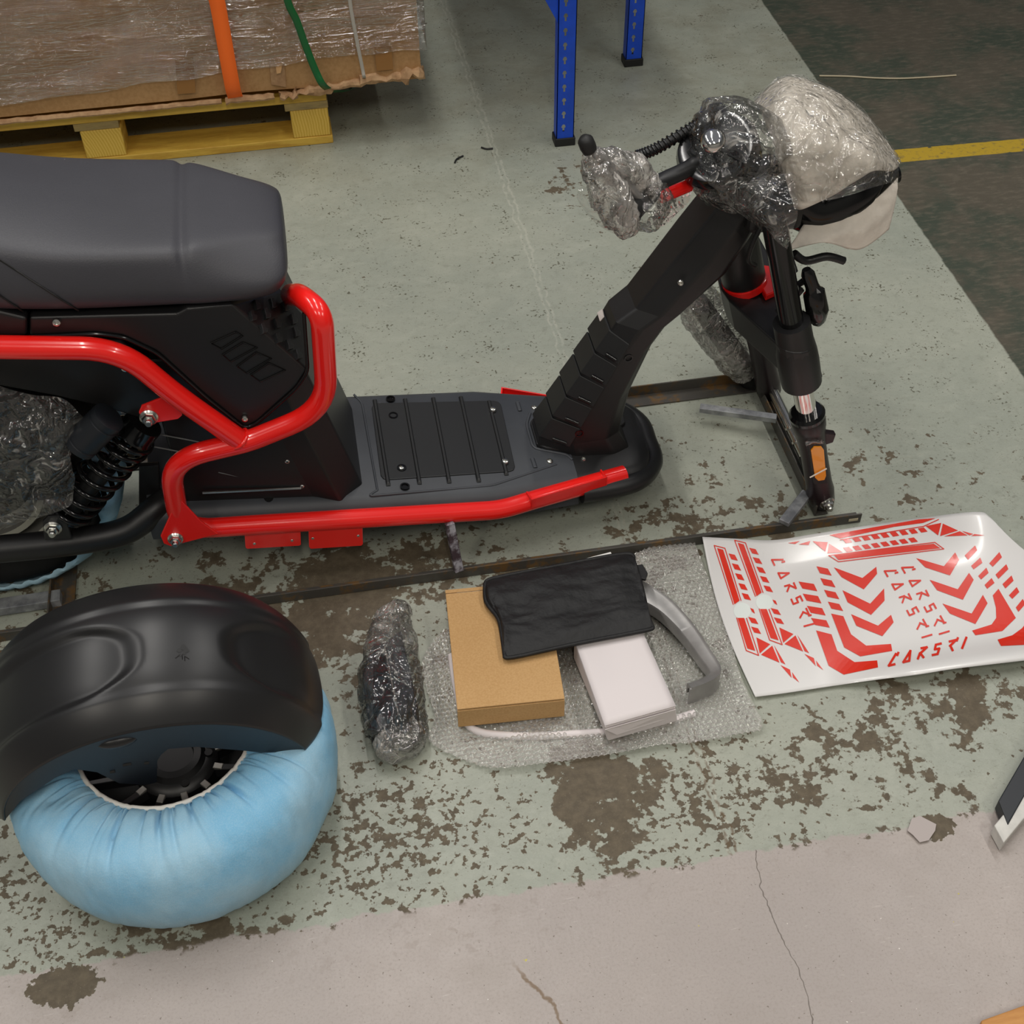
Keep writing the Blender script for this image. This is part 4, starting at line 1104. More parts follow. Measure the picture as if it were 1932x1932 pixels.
# foam round the headlamp
patch([[(1424, 192, 1.80), (1480, 147, 1.80), (1548, 163, 1.80), (1622, 208, 1.80), (1692, 300, 1.77)],
       [(1440, 220, 1.72), (1492, 190, 1.71), (1570, 200, 1.71), (1640, 250, 1.71), (1694, 308, 1.71)],
       [(1470, 300, 1.635), (1512, 280, 1.625), (1582, 280, 1.625), (1650, 292, 1.63), (1691, 318, 1.66)],
       [(1500, 392, 1.620), (1516, 394, 1.600), (1582, 362, 1.600), (1640, 326, 1.61), (1682, 322, 1.64)]],
      'foam_sheet', M['foam'], 'cream packing foam folded over the scooter headlamp', 'packing foam', .006, 22, 8, .0035)
patch([[(1526, 408, 1.665), (1600, 398, 1.655), (1650, 376, 1.655), (1693, 336, 1.675)],
       [(1506, 440, 1.64), (1590, 432, 1.63), (1650, 418, 1.64), (1690, 372, 1.66)],
       [(1485, 473, 1.63), (1555, 458, 1.62), (1620, 470, 1.63), (1676, 432, 1.65)]],
      'foam_sheet', M['foam'], 'pinkish packing foam flap hanging below the headlamp', 'packing foam', .004, 20, 8, .0035, 5)
patch([[(1420, 186, 1.81), (1480, 141, 1.81), (1550, 157, 1.81), (1626, 203, 1.81), (1698, 300, 1.78)],
       [(1436, 216, 1.70), (1490, 186, 1.69), (1570, 196, 1.69), (1642, 247, 1.69), (1699, 308, 1.69)],
       [(1466, 300, 1.622), (1510, 280, 1.612), (1582, 280, 1.612), (1652, 290, 1.615), (1696, 318, 1.645)],
       [(1498, 380, 1.608), (1530, 380, 1.590), (1590, 372, 1.590), (1660, 350, 1.60), (1696, 345, 1.63)]],
      'film_wrap', M['foamfilm'], 'glossy film stretched over the foam wrapped headlamp', 'plastic film', .007, 34, 12, 0, 8)
# cling film over the dash
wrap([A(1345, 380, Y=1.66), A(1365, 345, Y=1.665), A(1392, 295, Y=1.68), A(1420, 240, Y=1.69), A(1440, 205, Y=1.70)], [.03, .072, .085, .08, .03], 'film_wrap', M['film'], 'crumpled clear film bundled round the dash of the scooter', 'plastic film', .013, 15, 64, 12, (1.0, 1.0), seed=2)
patch([[(1312, 345, 1.63), (1370, 350, 1.60), (1430, 340, 1.58), (1492, 325, 1.57)],
       [(1318, 370, 1.63), (1375, 385, 1.60), (1440, 400, 1.545), (1505, 390, 1.535)],
       [(1350, 385, 1.63), (1400, 405, 1.60), (1455, 435, 1.54), (1494, 440, 1.535)],
       [(1390, 398, 1.63), (1420, 420, 1.61), (1462, 455, 1.54), (1486, 470, 1.54)]],
      'film_wrap', M['film'], 'skirt of clear film draped from the dash over the steering head', 'plastic film', .006, 30, 10, 0, 4)
# film on grip and lever
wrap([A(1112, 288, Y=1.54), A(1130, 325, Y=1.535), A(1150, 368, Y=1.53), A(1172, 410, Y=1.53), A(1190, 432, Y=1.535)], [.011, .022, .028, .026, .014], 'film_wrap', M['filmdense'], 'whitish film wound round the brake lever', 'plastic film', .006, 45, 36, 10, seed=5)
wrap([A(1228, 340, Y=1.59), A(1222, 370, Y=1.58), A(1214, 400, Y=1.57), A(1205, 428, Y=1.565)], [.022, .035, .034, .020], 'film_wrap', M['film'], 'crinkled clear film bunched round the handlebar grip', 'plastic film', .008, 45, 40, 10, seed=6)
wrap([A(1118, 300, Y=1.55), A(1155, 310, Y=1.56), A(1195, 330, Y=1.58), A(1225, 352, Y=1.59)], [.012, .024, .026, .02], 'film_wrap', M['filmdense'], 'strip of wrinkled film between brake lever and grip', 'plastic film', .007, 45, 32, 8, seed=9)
patch([[(1098, 350, 1.56), (1120, 362, 1.55), (1140, 372, 1.545)], [(1088, 372, 1.56), (1118, 400, 1.55), (1150, 412, 1.545)], [(1112, 410, 1.56), (1140, 430, 1.55), (1175, 436, 1.545)], [(1140, 432, 1.56), (1165, 443, 1.55), (1190, 445, 1.545)]], 'film_wrap', M['film'], 'loose bag corner of clear film hanging below the brake lever', 'plastic film', .003, 40, 8, 0, 2)
patch([[(1240, 375, 1.68), (1275, 360, 1.68), (1305, 352, 1.68)], [(1232, 408, 1.68), (1265, 400, 1.68), (1300, 380, 1.68)], [(1238, 428, 1.68), (1255, 425, 1.68), (1278, 402, 1.68)]], 'film_wrap', M['filmdense'], 'milky film strip hanging between grip and neck', 'plastic film', .003, 40, 8, 0, 12)
# film round the far fork leg
fa, fb = A(1300, 545, Y=1.93), A(1432, 735, Y=1.93)
wrap([fa, fa.lerp(fb, .22), fa.lerp(fb, .45), fa.lerp(fb, .68), fa.lerp(fb, .80)], [.035, .046, .045, .038, .030], 'film_wrap', M['filmdense'], 'clear film wound round the far fork leg of the scooter', 'plastic film', .007, 30, 40, 10, seed=7)
LF = (fb - fa).length
MB().lathe(fa.lerp(fb, .10), fb - fa, [(.018, 0), (.020, .02), (.023, LF * .55), (.0255, LF * .70), (.0265, LF * .88), (.020, LF * .89), (.018, LF * .86)], 22).build('far_damper', M['rubber'], sco, 40)
# loose film over the rear wheel and motor
patch([[(-60, 700, 1.56), (0, 728, 1.555), (60, 745, 1.55), (118, 752, 1.55), (160, 790, 1.55)],
       [(-60, 790, 1.53), (0, 800, 1.525), (60, 800, 1.53), (100, 815, 1.53), (135, 840, 1.54)],
       [(-60, 880, 1.525), (0, 880, 1.52), (60, 885, 1.52), (105, 890, 1.52), (138, 905, 1.53)],
       [(-60, 950, 1.53), (0, 955, 1.53), (55, 955, 1.525), (100, 958, 1.525), (135, 950, 1.53)],
       [(-60, 1000, 1.535), (0, 1000, 1.535), (40, 985, 1.535), (80, 975, 1.53), (120, 962, 1.53)]],
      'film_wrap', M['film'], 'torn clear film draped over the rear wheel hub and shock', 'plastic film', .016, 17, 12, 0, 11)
# ------------------------------------------------------------------ loose wheel under its cover
wc = V((-.327, 1.140, 0))
whl = thing('spare_wheel', wc, 'fat tyre wheel lying flat in a light blue fabric cover', 'wheel')
MB().lathe(wc, (0, 0, 1), [(.150, .02), (.165, .006), (.205, .006), (.220, .025), (.229, .06), (.231, .10), (.230, .14), (.214, .165), (.190, .178), (.165, .180), (.150, .168), (.145, .1), (.150, .02)], 64, False).build('tyre', M['rubber'], whl, 60)
prof = crom([V((r_, z_, 0)) for r_, z_ in [(.128, .180), (.130, .187), (.140, .195), (.155, .200), (.175, .201), (.195, .197), (.214, .186), (.228, .168), (.236, .145), (.240, .115), (.240, .085), (.236, .055), (.227, .028), (.212, .010), (.190, .003)]], 3)
rf = random.Random(5)
PL = [(rf.uniform(0, 6.283), rf.uniform(.008, .020), rf.uniform(.004, .011), rf.uniform(.35, 1.0) ** 1.2, rf.uniform(-.16, .16)) for _ in range(120)]
def pleat(a, q):
    """depth of the gathers at angle a, q = 0 at the hem .. 1 at the shoulder"""
    d_ = 0
    for c, wd_, am, ln, sk in PL:
        if q > ln: continue
        u = (a - c - sk * q + math.pi) % (2 * math.pi) - math.pi
        ww = wd_ * (1 + 1.2 * q)
        if abs(u) < ww * 3: d_ += am * math.exp(-(u / ww) ** 2) * (1 - q / ln) ** .7
    return d_
def fold(a, s): return -pleat(a, 0) * 300
NK = 1100
rows = []
for i, pv in enumerate(prof):
    r_, z_ = pv.x, pv.y; q = min(1, i / 26); row = []
    nr, nz = (0, 1) if i < 14 else (.6, .8) if i < 22 else (1, .1)
    for k in range(NK + 1):
        a_ = 2 * math.pi * k / NK
        d_ = -pleat(a_, q) * (1 if i > 2 else .5) if i < 27 else 0
        d_ += .0035 * noise.noise(V((math.cos(a_) * 5, math.sin(a_) * 5, i * .12))) * min(1, i / 12) + .0012 * noise.noise(V((math.cos(a_) * 22, math.sin(a_) * 22, i * .3)))
        row.append(wc + V((math.cos(a_) * (r_ + d_ * nr), math.sin(a_) * (r_ + d_ * nr), max(.002, z_ + d_ * nz))))
    rows.append(row)
MB().grid(rows).build('wheel_cover', M['fabric'], whl, 80, label='light blue gathered fabric cover')
hem = [wc + V((math.cos(2 * math.pi * k / 180) * .127, math.sin(2 * math.pi * k / 180) * .127, .1835 - pleat(2 * math.pi * k / 180, 0) * .12)) for k in range(181)]
MB().tube(hem, .0036, 8).build('elastic_hem', M['elastic'], whl, 80, label='white elastic hem')
MB().lathe(wc, (0, 0, 1), [(.150, .175), (.140, .168), (.132, .14), (.130, .06), (.145, .02)], 48, False).build('rim', M['blackgloss'], whl, 50)
hub = MB().lathe(wc, (0, 0, 1), [(.062, .04), (.062, .105), (.056, .112), (.046, .114), (.040, .122), (.03, .124), (.028, .118), (0, .118)], 36).build('hub', M['black'], whl, 40)
for k in range(12):
    a_ = 2 * math.pi * k / 12 + .2
    d_ = V((math.cos(a_), math.sin(a_), 0)); s_ = V((-d_.y, d_.x, 0))
    p0, p1 = wc + d_ * .058, wc + d_ * .134
    MB().hexa([p0 - s_ * .007 + V((0, 0, .085)), p0 + s_ * .007 + V((0, 0, .085)), p1 + s_ * .005 + V((0, 0, .105)), p1 - s_ * .005 + V((0, 0, .105))],
              [p0 - s_ * .006 + V((0, 0, .104)), p0 + s_ * .006 + V((0, 0, .104)), p1 + s_ * .004 + V((0, 0, .122)), p1 - s_ * .004 + V((0, 0, .122))]).build('spoke', M['satin'], whl, None, .0012)
    MB().box(wc + d_ * .066 + V((0, 0, .106)), (.014, .010, .006), Matrix.Rotation(a_, 3, 'Z')).build('spoke_root', M['alloy'], whl, None, .001)
MB().lathe(wc, (0, 0, 1), [(.0, .03), (.145, .03), (.145, .026), (.0, .026)], 40, False).build('dark_backing', M['rubber'], whl, 40)  # added dark disc that makes the wheel opening look shaded
for k in range(5):
    a_ = 2 * math.pi * k / 5; MB().lathe(wc + V((math.cos(a_) * .05, math.sin(a_) * .05, .1135)), (0, 0, 1), [(.006, 0), (.006, .003), (.003, .003)], 12).build('hub_bolt', M['capblack'], hub, 40)

# ------------------------------------------------------------------ mudguard resting on the wheel
FC = V((-.345, 1.171, .155)); yaw, til, FR, FW, TL, TR, CRN = .074, -.163, .253, .223, 3.082, .151, .039
fa_ = V((math.sin(yaw) * math.cos(til), -math.cos(yaw) * math.cos(til), math.sin(til)))
fe1 = V((math.cos(yaw), math.sin(yaw), 0)); fe2 = fa_.cross(fe1)
if fe2.z < 0: fe2 = -fe2
def sstep(a, b_, x):
    t = min(1, max(0, (x - a) / (b_ - a))); return t * t * (3 - 2 * t)
def fdisp(t, s):
    d = 0
    # middle panel stands a little lower than the two side bands
    d -= .004 * (1 - sstep(.54, .66, s)) * sstep(-.62, -.50, s)
    # pockets with rounded ends
    def pocket(t0, sgn):
        u = (t - t0) * sgn                      # grows into the pocket
        sc_ = .09; hs = .47
        # rounded end
        e = u - (abs((s - sc_) / hs) ** 3) * .30
        return sstep(0, .15, e) * (1 - sstep(hs - .10, hs + .06, abs(s - sc_)))
    d -= .0105 * max(pocket(1.44, 1) * (1 - sstep(2.3, 2.9, t)), pocket(1.06, -1) * (1 - sstep(.75, .35, t) if t < .75 else 1))
    return d
def fsurf(t, s, off=0):
    r_ = FR - CRN * abs(s) ** 2.5 + fdisp(t, s) + off
    return FC + fe1 * (r_ * math.cos(t)) + fe2 * (r_ * math.sin(t)) + fa_ * (s * FW / 2)
mud = thing('mudguard', FC - V((0, 0, .0)), 'large satin black moulded mudguard lying across the blue covered wheel', 'mudguard')
NT, NS = 150, 70
def trim(t):    # the right end is cut at a slant and rounded, the left end too
    return t
rows = []
for i in range(NT + 1):
    row = []
    for j in range(NS + 1):
        s = -1 + 2 * j / NS
        tl = TL - .10 * abs(s) ** 4; tr = TR + .10 * abs(s) ** 4
        row.append(fsurf(tl + (tr - tl) * i / NT, s))
    rows.append(row)
MB().grid(rows).build('mudguard_shell', M['satin'], mud, 80, solid=.003)
edge3 = [fsurf(TL - .10 + (TR - TL + .20) * i / 40, 1) - fa_ * .001 for i in range(41)]
low = [AP(x, y, edge3[0], fa_) for x, y in [(39, 1511), (105, 1467), (141, 1451), (183, 1457), (225, 1478), (275, 1481), (296, 1476), (297, 1435), (303, 1425), (317, 1413), (370, 1409), (458, 1416), (493, 1420), (560, 1419)]]
b = MB().prism(edge3 + list(reversed(low)), fa_ * -.003)
b.build('mudguard_flange', M['navy'], mud, None)
for x0, y0, x1, y1 in ((232, 1444, 248, 1441), (208, 1457, 217, 1455), (272, 1440, 281, 1439)):
    MB().tube([AP(x0, y0, edge3[0] + fa_ * .0005, fa_), AP(x1, y1, edge3[0] + fa_ * .0005, fa_)], .0022, 8).build('mounting_slot', M['rubber'], mud, 40)
# hump where the flange clears a bolt
hc_ = AP(222, 1402, edge3[0], fa_) - fa_ * .004
rings = []
for k in range(9):
    q = math.pi * (k / 8 - .5)
    rings.append([hc_ + fe1 * (.027 * math.sin(q)) + fe2 * (.011 * math.cos(q) * math.cos(w_)) + fa_ * (.011 * math.cos(q) * math.sin(w_)) for w_ in [2 * math.pi * z_ / 14 for z_ in range(14)]])
MB().loft(rings).build('flange_hump', M['satin'], mud, 70)
# pressed emblem: a small tree-like mark
def fpos(px, py):
    best = None
    t0, s0 = 1.26, .23
    for i in range(-14, 15):
        for j in range(-14, 15):
            t, s = t0 + i * .012, s0 + j * .02
            p = fsurf(t, s); c = V((CR.dot(p - CAM), CD.dot(p - CAM), CF.dot(p - CAM)))
            e = (966 + FPX * c.x / c.z - px) ** 2 + (966 + FPX * c.y / c.z - py) ** 2
            if best is None or e < best[0]: best = (e, t, s)
    return best[1], best[2]
emb = MB()
for cx, cy, rr in [(345, 1222, 7), (339, 1228, 5), (352, 1227, 6), (348, 1234, 4), (341, 1236, 4)]:
    t, s = fpos(cx, cy); k = rr / 1500
    ring = [fsurf(t + math.cos(q) * k / FR * (1 + .3 * math.sin(q * 3)), s + math.sin(q) * k / (FW / 2), .0019) for q in [x * math.pi / 6 for x in range(12)]]
    emb.add(ring, [tuple(range(12))])
for x0, y0, x1, y1 in ((345, 1236, 344, 1246), (349, 1238, 356, 1246), (340, 1238, 332, 1244), (346, 1240, 350, 1247)):
    (ta, sa_), (tb, sb_) = fpos(x0, y0), fpos(x1, y1)
    emb.tube([fsurf(ta, sa_, .0018), fsurf(tb, sb_, .0018)], .0006, 4)
emb.build('emblem', M['capblack'], mud, None, label='faint tree shaped mark')

# ------------------------------------------------------------------ film wrapped part
def rz(o, z): return V((o.x, o.y, z))
wp = thing('wrapped_footrest', (.0, 1.29, 0), 'long dark plastic part wrapped in film beside the brown box', 'plastic part')
r0_, r1_ = A(724, 1212, Z=.066), A(752, 1350, Z=.066)
a0, a1, a2 = A(682, 1275, Z=.045), A(704, 1212, Z=.045), A(700, 1392, Z=.04)
c0_, c1_ = A(757, 1188, Z=.055), A(790, 1338, Z=.055)
b = MB()
vv = [r0_, r1_, a1, a0, a2, c0_, c1_]
base = [rz(p, .008) for p in vv]
b.add([r0_, r1_, a2, a0, a1, c0_, c1_, rz(a1, .01), rz(a0, .01), rz(a2, .01), rz(r1_, .01), rz(c1_, .01), rz(c0_, .01), rz(r0_, .01)],
      [(0, 4, 3, 2, 1), (0, 1, 6, 5), (4, 7, 8, 3), (3, 8, 9, 2), (2, 9, 10, 1), (1, 10, 11, 6), (6, 11, 12, 5), (5, 12, 13, 0), (0, 13, 7, 4), (7, 13, 12, 11, 10, 9, 8)])
b.build('footrest_body', M['navy'], wp, None, .003)
MB().tube([r0_ + V((0, 0, .001)), r1_ + V((0, 0, .001))], .0014, 6).build('footrest_edge', M['zinc'], wp, 60)
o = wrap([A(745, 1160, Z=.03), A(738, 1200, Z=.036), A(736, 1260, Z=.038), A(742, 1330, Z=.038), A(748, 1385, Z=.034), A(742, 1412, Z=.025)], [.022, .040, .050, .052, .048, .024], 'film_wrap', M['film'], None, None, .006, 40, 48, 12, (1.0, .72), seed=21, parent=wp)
o.name = 'film_sleeve'
wrap([A(722, 1395, Z=.026), A(735, 1405, Z=.028), A(765, 1398, Z=.028), A(785, 1370, Z=.028)], [.018, .026, .028, .018], 'bunched_film', M['filmdense'], None, None, .006, 60, 30, 8, seed=22, parent=wp)
wrap([A(715, 1195, Z=.03), A(730, 1170, Z=.034), A(752, 1160, Z=.034), A(762, 1170, Z=.03)], [.014, .022, .024, .014], 'bunched_film', M['filmdense'], None, None, .005, 60, 30, 8, seed=23, parent=wp)

# ------------------------------------------------------------------ bubble wrap
BP = [A(x, y, Z=.008) for x, y in [(826, 1196), (900, 1150), (1000, 1110), (1150, 1062), (1222, 1036), (1300, 1018), (1313, 1028), (1338, 1090), (1372, 1172), (1400, 1285), (1440, 1372), (1395, 1388), (1330, 1402), (1230, 1412), (1100, 1432), (950, 1453), (880, 1436), (808, 1398), (818, 1352), (800, 1290), (797, 1238)]]
def inside(x, y, P):
    c = False; n = len(P); j = n - 1
    for i in range(n):
        if (P[i].y > y) != (P[j].y > y) and x < (P[j].x - P[i].x) * (y - P[i].y) / (P[j].y - P[i].y) + P[i].x: c = not c
        j = i
    return c
BPr = crom(BP + [BP[0]], 4)
x0 = min(p.x for p in BPr); x1 = max(p.x for p in BPr); y0 = min(p.y for p in BPr); y1 = max(p.y for p in BPr)
st = .0021; nx = int((x1 - x0) / st) + 1; ny = int((y1 - y0) / st) + 1
pit = .0098
def bub(x, y):
    r_ = round(y / (pit * .866)); best = 1
    for rr in (r_ - 1, r_, r_ + 1):
        ox = (rr % 2) * pit / 2; k = round((x - ox) / pit)
        best = min(best, (x - k * pit - ox) ** 2 + (y - rr * pit * .866) ** 2)
    d = math.sqrt(best) / (pit * .45)
    return .0042 * math.sqrt(1 - d * d) if d < 1 else 0
def bh(x, y):
    return .004 + max(0, .010 * noise.noise(V((x * 7, y * 7, 2)))) + max(0, .016 * noise.noise(V((x * 3.5, y * 4, 7)))) * (0 if y > 1.17 and x < .46 else 1)
idx = {}; vs = []; fs = []
for j in range(ny):
    y = y0 + j * st
    for i in range(nx):
        x = x0 + i * st
        if inside(x, y, BPr):
            idx[(i, j)] = len(vs); vs.append((x, y, bh(x, y) + bub(x, y)))
for (i, j), a_ in idx.items():
    if (i + 1, j) in idx and (i, j + 1) in idx and (i + 1, j + 1) in idx: fs.append((a_, idx[(i + 1, j)], idx[(i + 1, j + 1)], idx[(i, j + 1)]))
tag(MB().add(vs, fs).build('bubble_wrap', M['bubble'], None, 80), 'sheet of clear bubble wrap spread on the floor under the boxes', 'bubble wrap')

# ------------------------------------------------------------------ boxes
def frame_box(bl, br, tl, h):
    u = (br - bl); v = (tl - bl); return u, v
bx = thing('cardboard_box', (.19, 1.30, .008), 'small flat brown cardboard mailer box lying on the bubble wrap', 'box')
Zt = .062
bl, br, tl = A(865, 1338, Z=Zt), A(1063, 1318, Z=Zt), A(843, 1120, Z=Zt)
tr = br + tl - bl
uu = (br - bl).normalized(); vv_ = (tl - bl).normalized(); zz = V((0, 0, 1))
dn = V((0, 0, -(Zt - .010)))
MB().hexa([bl + dn + vv_ * .003, br + dn + vv_ * .003, tr + dn, tl + dn], [bl + V((0, 0, -.003)) + vv_ * .003, br + V((0, 0, -.003)) + vv_ * .003, tr + V((0, 0, -.003)), tl + V((0, 0, -.003))]).build('tray', M['card'], bx, None, .001)
e = uu * .0022
MB().hexa([bl - e + V((0, 0, -.0028)), br + e + V((0, 0, -.0028)), tr + e + V((0, 0, -.0028)), tl - e + V((0, 0, -.0028))], [bl - e, br + e, tr + e, tl - e]).build('lid', M['card'], bx, None, .0012)
MB().hexa([bl - e + dn + V((0, 0, .004)) - vv_ * .001, br + e + dn + V((0, 0, .004)) - vv_ * .001, br + e + dn + V((0, 0, .004)) + vv_ * .002, bl - e + dn + V((0, 0, .004)) + vv_ * .002], [bl - e + V((0, 0, -.0045)) - vv_ * .001, br + e + V((0, 0, -.0045)) - vv_ * .001, br + e + V((0, 0, -.0045)) + vv_ * .002, bl - e + V((0, 0, -.0045)) + vv_ * .002]).build('front_flap', M['card'], bx, None, .0008)
MB().hexa([tl + vv_ * .0 - e, tr - e, tr + vv_ * .008 - e, tl + vv_ * .008 - e], [tl - e + V((0, 0, .0012)), tr - e + V((0, 0, .0012)), tr + vv_ * .008 - e + V((0, 0, .0002)), tl + vv_ * .008 - e + V((0, 0, .0002))]).build('hinge_fold', M['card'], bx, None)
wb = thing('white_box', (.385, 1.21, .012), 'small plain white carton lying askew right of the brown box', 'box')
Zw = .060
bl, br, tl = A(1141, 1371, Z=Zw), A(1275, 1333, Z=Zw), A(1083, 1208, Z=Zw)
tr = A(1209, 1186, Z=Zw)
dn = V((0, 0, -(Zw - .013)))
sh = V((.008, .003, 0))
def inn_(p, c, k): return p + (c - p).normalized() * k
cc = (bl + br + tl + tr) / 4
MB().hexa([bl + dn + sh, br + dn + sh, tr + dn, tl + dn], [bl + V((0, 0, -.002)), br + V((0, 0, -.002)), tr + V((0, 0, -.004)), tl + V((0, 0, -.002))]).build('carton_body', M['whitecard'], wb, None, .0025, 3)
rows = []
for j in range(13):
    row = []
    for i in range(11):
        p = bl.lerp(br, i / 10).lerp(tl.lerp(tr, i / 10), j / 12)
        row.append(p + V((0, 0, .0012 * noise.noise(V((i * .5, j * .5, 3))) + .0016)))
    rows.append(row)
MB().grid(rows).build('lid', M['whitecard'], wb, 60, solid=.0012)
MB().prism([bl + V((0, 0, -.004)) - V((0, .002, 0)), br + V((0, 0, -.004)) - V((0, .002, 0)), br + dn * .55 + V((-.012, -.002, 0)), bl + dn * .5 + V((.02, -.002, 0))], (0, -.001, 0)).build('front_flap', M['whitecard'], wb, None)

# paper under the pouch
MB().prism([A(x, y, Z=.064) for x, y in [(1030, 1074), (1090, 1058), (1152, 1042), (1162, 1062), (1050, 1090)]], (0, 0, .0008)).build('paper', M['paper'], None, None)
tag(bpy.data.objects['paper'], 'white folded paper peeking out behind the black pouch', 'paper')
# ------------------------------------------------------------------ silver bracket
sb = thing('silver_bracket', (.47, 1.27, .006), 'curved silver grey plastic bracket lying on the bubble wrap behind the white box', 'bracket')
pth = [A(1200, 1092, Z=.05), A(1228, 1108, Z=.05), A(1268, 1136, Z=.05), A(1308, 1180, Z=.05), A(1340, 1228, Z=.05), A(1360, 1262, Z=.05), A(1352, 1280, Z=.05), A(1330, 1292, Z=.05), A(1306, 1300, Z=.05)]
pc = crom(pth, 6)
def offs(pc, k):
    out = []
    for i, p in enumerate(pc):
        t = (pc[min(i + 1, len(pc) - 1)] - pc[max(i - 1, 0)]).normalized(); out.append(p + V((-t.y, t.x, 0)) * k)
    return out
o1, o2, o3 = pc, offs(pc, -.003), offs(pc, -.016)
low_ = .008
rings = []
for i, p in enumerate(pc):
    t = (pc[min(i + 1, len(pc) - 1)] - pc[max(i - 1, 0)]).normalized(); n_ = V((t.y, -t.x, 0))   # inward
    wdt = .034 - .016 * min(1, i / (len(pc) * .55))
    prf = [(0.004, .0), (.0, .004), (0, low_ - p.z), (.003, low_ - p.z), (.004, -.006), (wdt - .004, -.014), (wdt - .003, -.030), (wdt, -.030), (wdt, -.008), (wdt - .002, -.005)]
    rings.append([p + n_ * a_ + V((0, 0, c_)) for a_, c_ in prf])
MB().loft(rings).build('arch', M['silver'], sb, 40)
endp = pc[-1]
MB().hexa([V((endp.x - .004, endp.y - .001, low_)), V((endp.x + .022, endp.y + .004, low_)), V((endp.x + .024, endp.y + .010, low_)), V((endp.x - .004, endp.y + .004, low_))], [V((endp.x - .004, endp.y - .001, .05)), V((endp.x + .022, endp.y + .004, .05)), V((endp.x + .024, endp.y + .010, .05)), V((endp.x - .004, endp.y + .004, .05))]).build('end_foot', M['silver'], sb, None, .002)
for i in range(6, len(pc) - 8, 5):
    p = pc[i]; t = (pc[i + 1] - pc[i - 1]).normalized(); n_ = V((t.y, -t.x, 0))
    MB().hexa([p + n_ * .003 + V((0, 0, -.034)) - t * .001, p + n_ * .003 + V((0, 0, -.034)) + t * .001, p + n_ * .018 + V((0, 0, -.03)) + t * .001, p + n_ * .018 + V((0, 0, -.03)) - t * .001], [p + n_ * .003 + V((0, 0, -.004)) - t * .001, p + n_ * .003 + V((0, 0, -.004)) + t * .001, p + n_ * .018 + V((0, 0, -.012)) + t * .001, p + n_ * .018 + V((0, 0, -.012)) - t * .001]).build('web', M['silver'], sb, None)
arm = crom([A(852, 1236, Z=.006), A(862, 1300, Z=.006), A(885, 1370, Z=.006), A(960, 1388, Z=.006), A(1100, 1384, Z=.006), A(1220, 1372, Z=.006), A(1310, 1345, Z=.006)], 6)
MB().tube(arm, .0065, 8).build('lower_arm', M['whitecard'], sb, 60)
# ------------------------------------------------------------------ black pouch
pch = thing('black_pouch', (.33, 1.37, .062), 'black nylon pouch lying across the brown box and white box', 'pouch')
top_ = [(915, 1101), (935, 1090), (1060, 1066), (1180, 1045), (1196, 1058)]
m1_ = [(917, 1135), (945, 1125), (1070, 1100), (1190, 1080), (1205, 1085)]
m2_ = [(940, 1168), (960, 1160), (1080, 1140), (1200, 1120), (1215, 1125)]
m3_ = [(947, 1200), (965, 1195), (1085, 1178), (1208, 1155), (1222, 1158)]
bot_ = [(952, 1236), (968, 1240), (1090, 1214), (1215, 1190), (1232, 1184)]
rows = [crom([A(x, y, Z=.072) for x, y in r], 10) for r in (top_, m1_, m2_, m3_, bot_)]
cols = [crom([r[i] for r in rows], 10) for i in range(len(rows[0]))]
NI, NJ = len(cols), len(cols[0])
def pz(i, j, s):
    u, v = i / (NI - 1), j / (NJ - 1)
    e = min(1, min(u, 1 - u) * 7) * min(1, min(v, 1 - v) * 6)
    puff = .009 * e
    cr = .0042 * e * (noise.noise(V((u * 7 + v * 3, v * 4 - u * 2, 2))) + .7 * (.5 - abs(noise.noise(V((u * 13 + v * 5, v * 8 - u * 6, 5))) * 2)))
    return (puff + cr) if s > 0 else -.004 * e
topg = [[cols[i][j] + V((0, 0, pz(i, j, 1))) for i in range(NI)] for j in range(NJ)]
botg = [[cols[i][j] + V((0, 0, pz(i, j, -1))) for i in range(NI)] for j in range(NJ)]
MB().grid(topg).grid(botg).build('pouch_body', M['nylon'], pch, 60, weld=.0003)
ring = [topg[0][i] for i in range(NI)] + [topg[j][-1] for j in range(NJ)] + [topg[-1][i] for i in range(NI - 1, -1, -1)] + [topg[j][0] for j in range(NJ - 1, -1, -1)]
MB().tube(ring + [ring[0]], .0035, 8).build('hem', M['nylon'], pch, 60)
MB().prism([A(x, y, Z=.068) for x, y in [(1190, 1072), (1212, 1068), (1222, 1085), (1218, 1097), (1200, 1094)]], (0, 0, .006)).build('strap_loop', M['capblack'], pch, None, .0015)

# ------------------------------------------------------------------ sticker sheet
sh_ = thing('sticker_sheet', (.85, 1.33, .0), 'white sheet of red decals lying wavy on the floor', 'sticker sheet')
def hs(x, y):
    h = .0035 + .0045 * (1 + noise.noise(V((x * 4.2, y * 4.2, 9))))
    h += .020 * math.exp(-((y - 1.53) / .06) ** 2) * (1 - sstep(.86, .96, x))
    h += .030 * math.exp(-((y - 1.50) / .10) ** 2 - ((x - 1.12) / .09) ** 2)
    h += .022 * sstep(.72, .85, x) * math.exp(-((y - 1.15) / .035) ** 2)
    return h
def onS(px, py, eps=0):
    p = A(px, py, Z=.01)
    for _ in range(7): p = A(px, py, Z=hs(p.x, p.y) + eps)
    return p
def zp(x, y): return 1300 + x / 3.057, 940 + y / 3.057
te = [(1325, 1013), (1400, 1017), (1460, 1019), (1540, 1007), (1640, 991), (1740, 977), (1840, 966), (1868, 976), (1905, 1018)]
be = [(1425, 1315), (1480, 1308), (1560, 1296), (1650, 1283), (1730, 1273), (1800, 1262), (1900, 1250), (1985, 1240), (2080, 1225)]
tc, bc = crom([V((x, y, 0)) for x, y in te], 10), crom([V((x, y, 0)) for x, y in be], 10)
rows = []
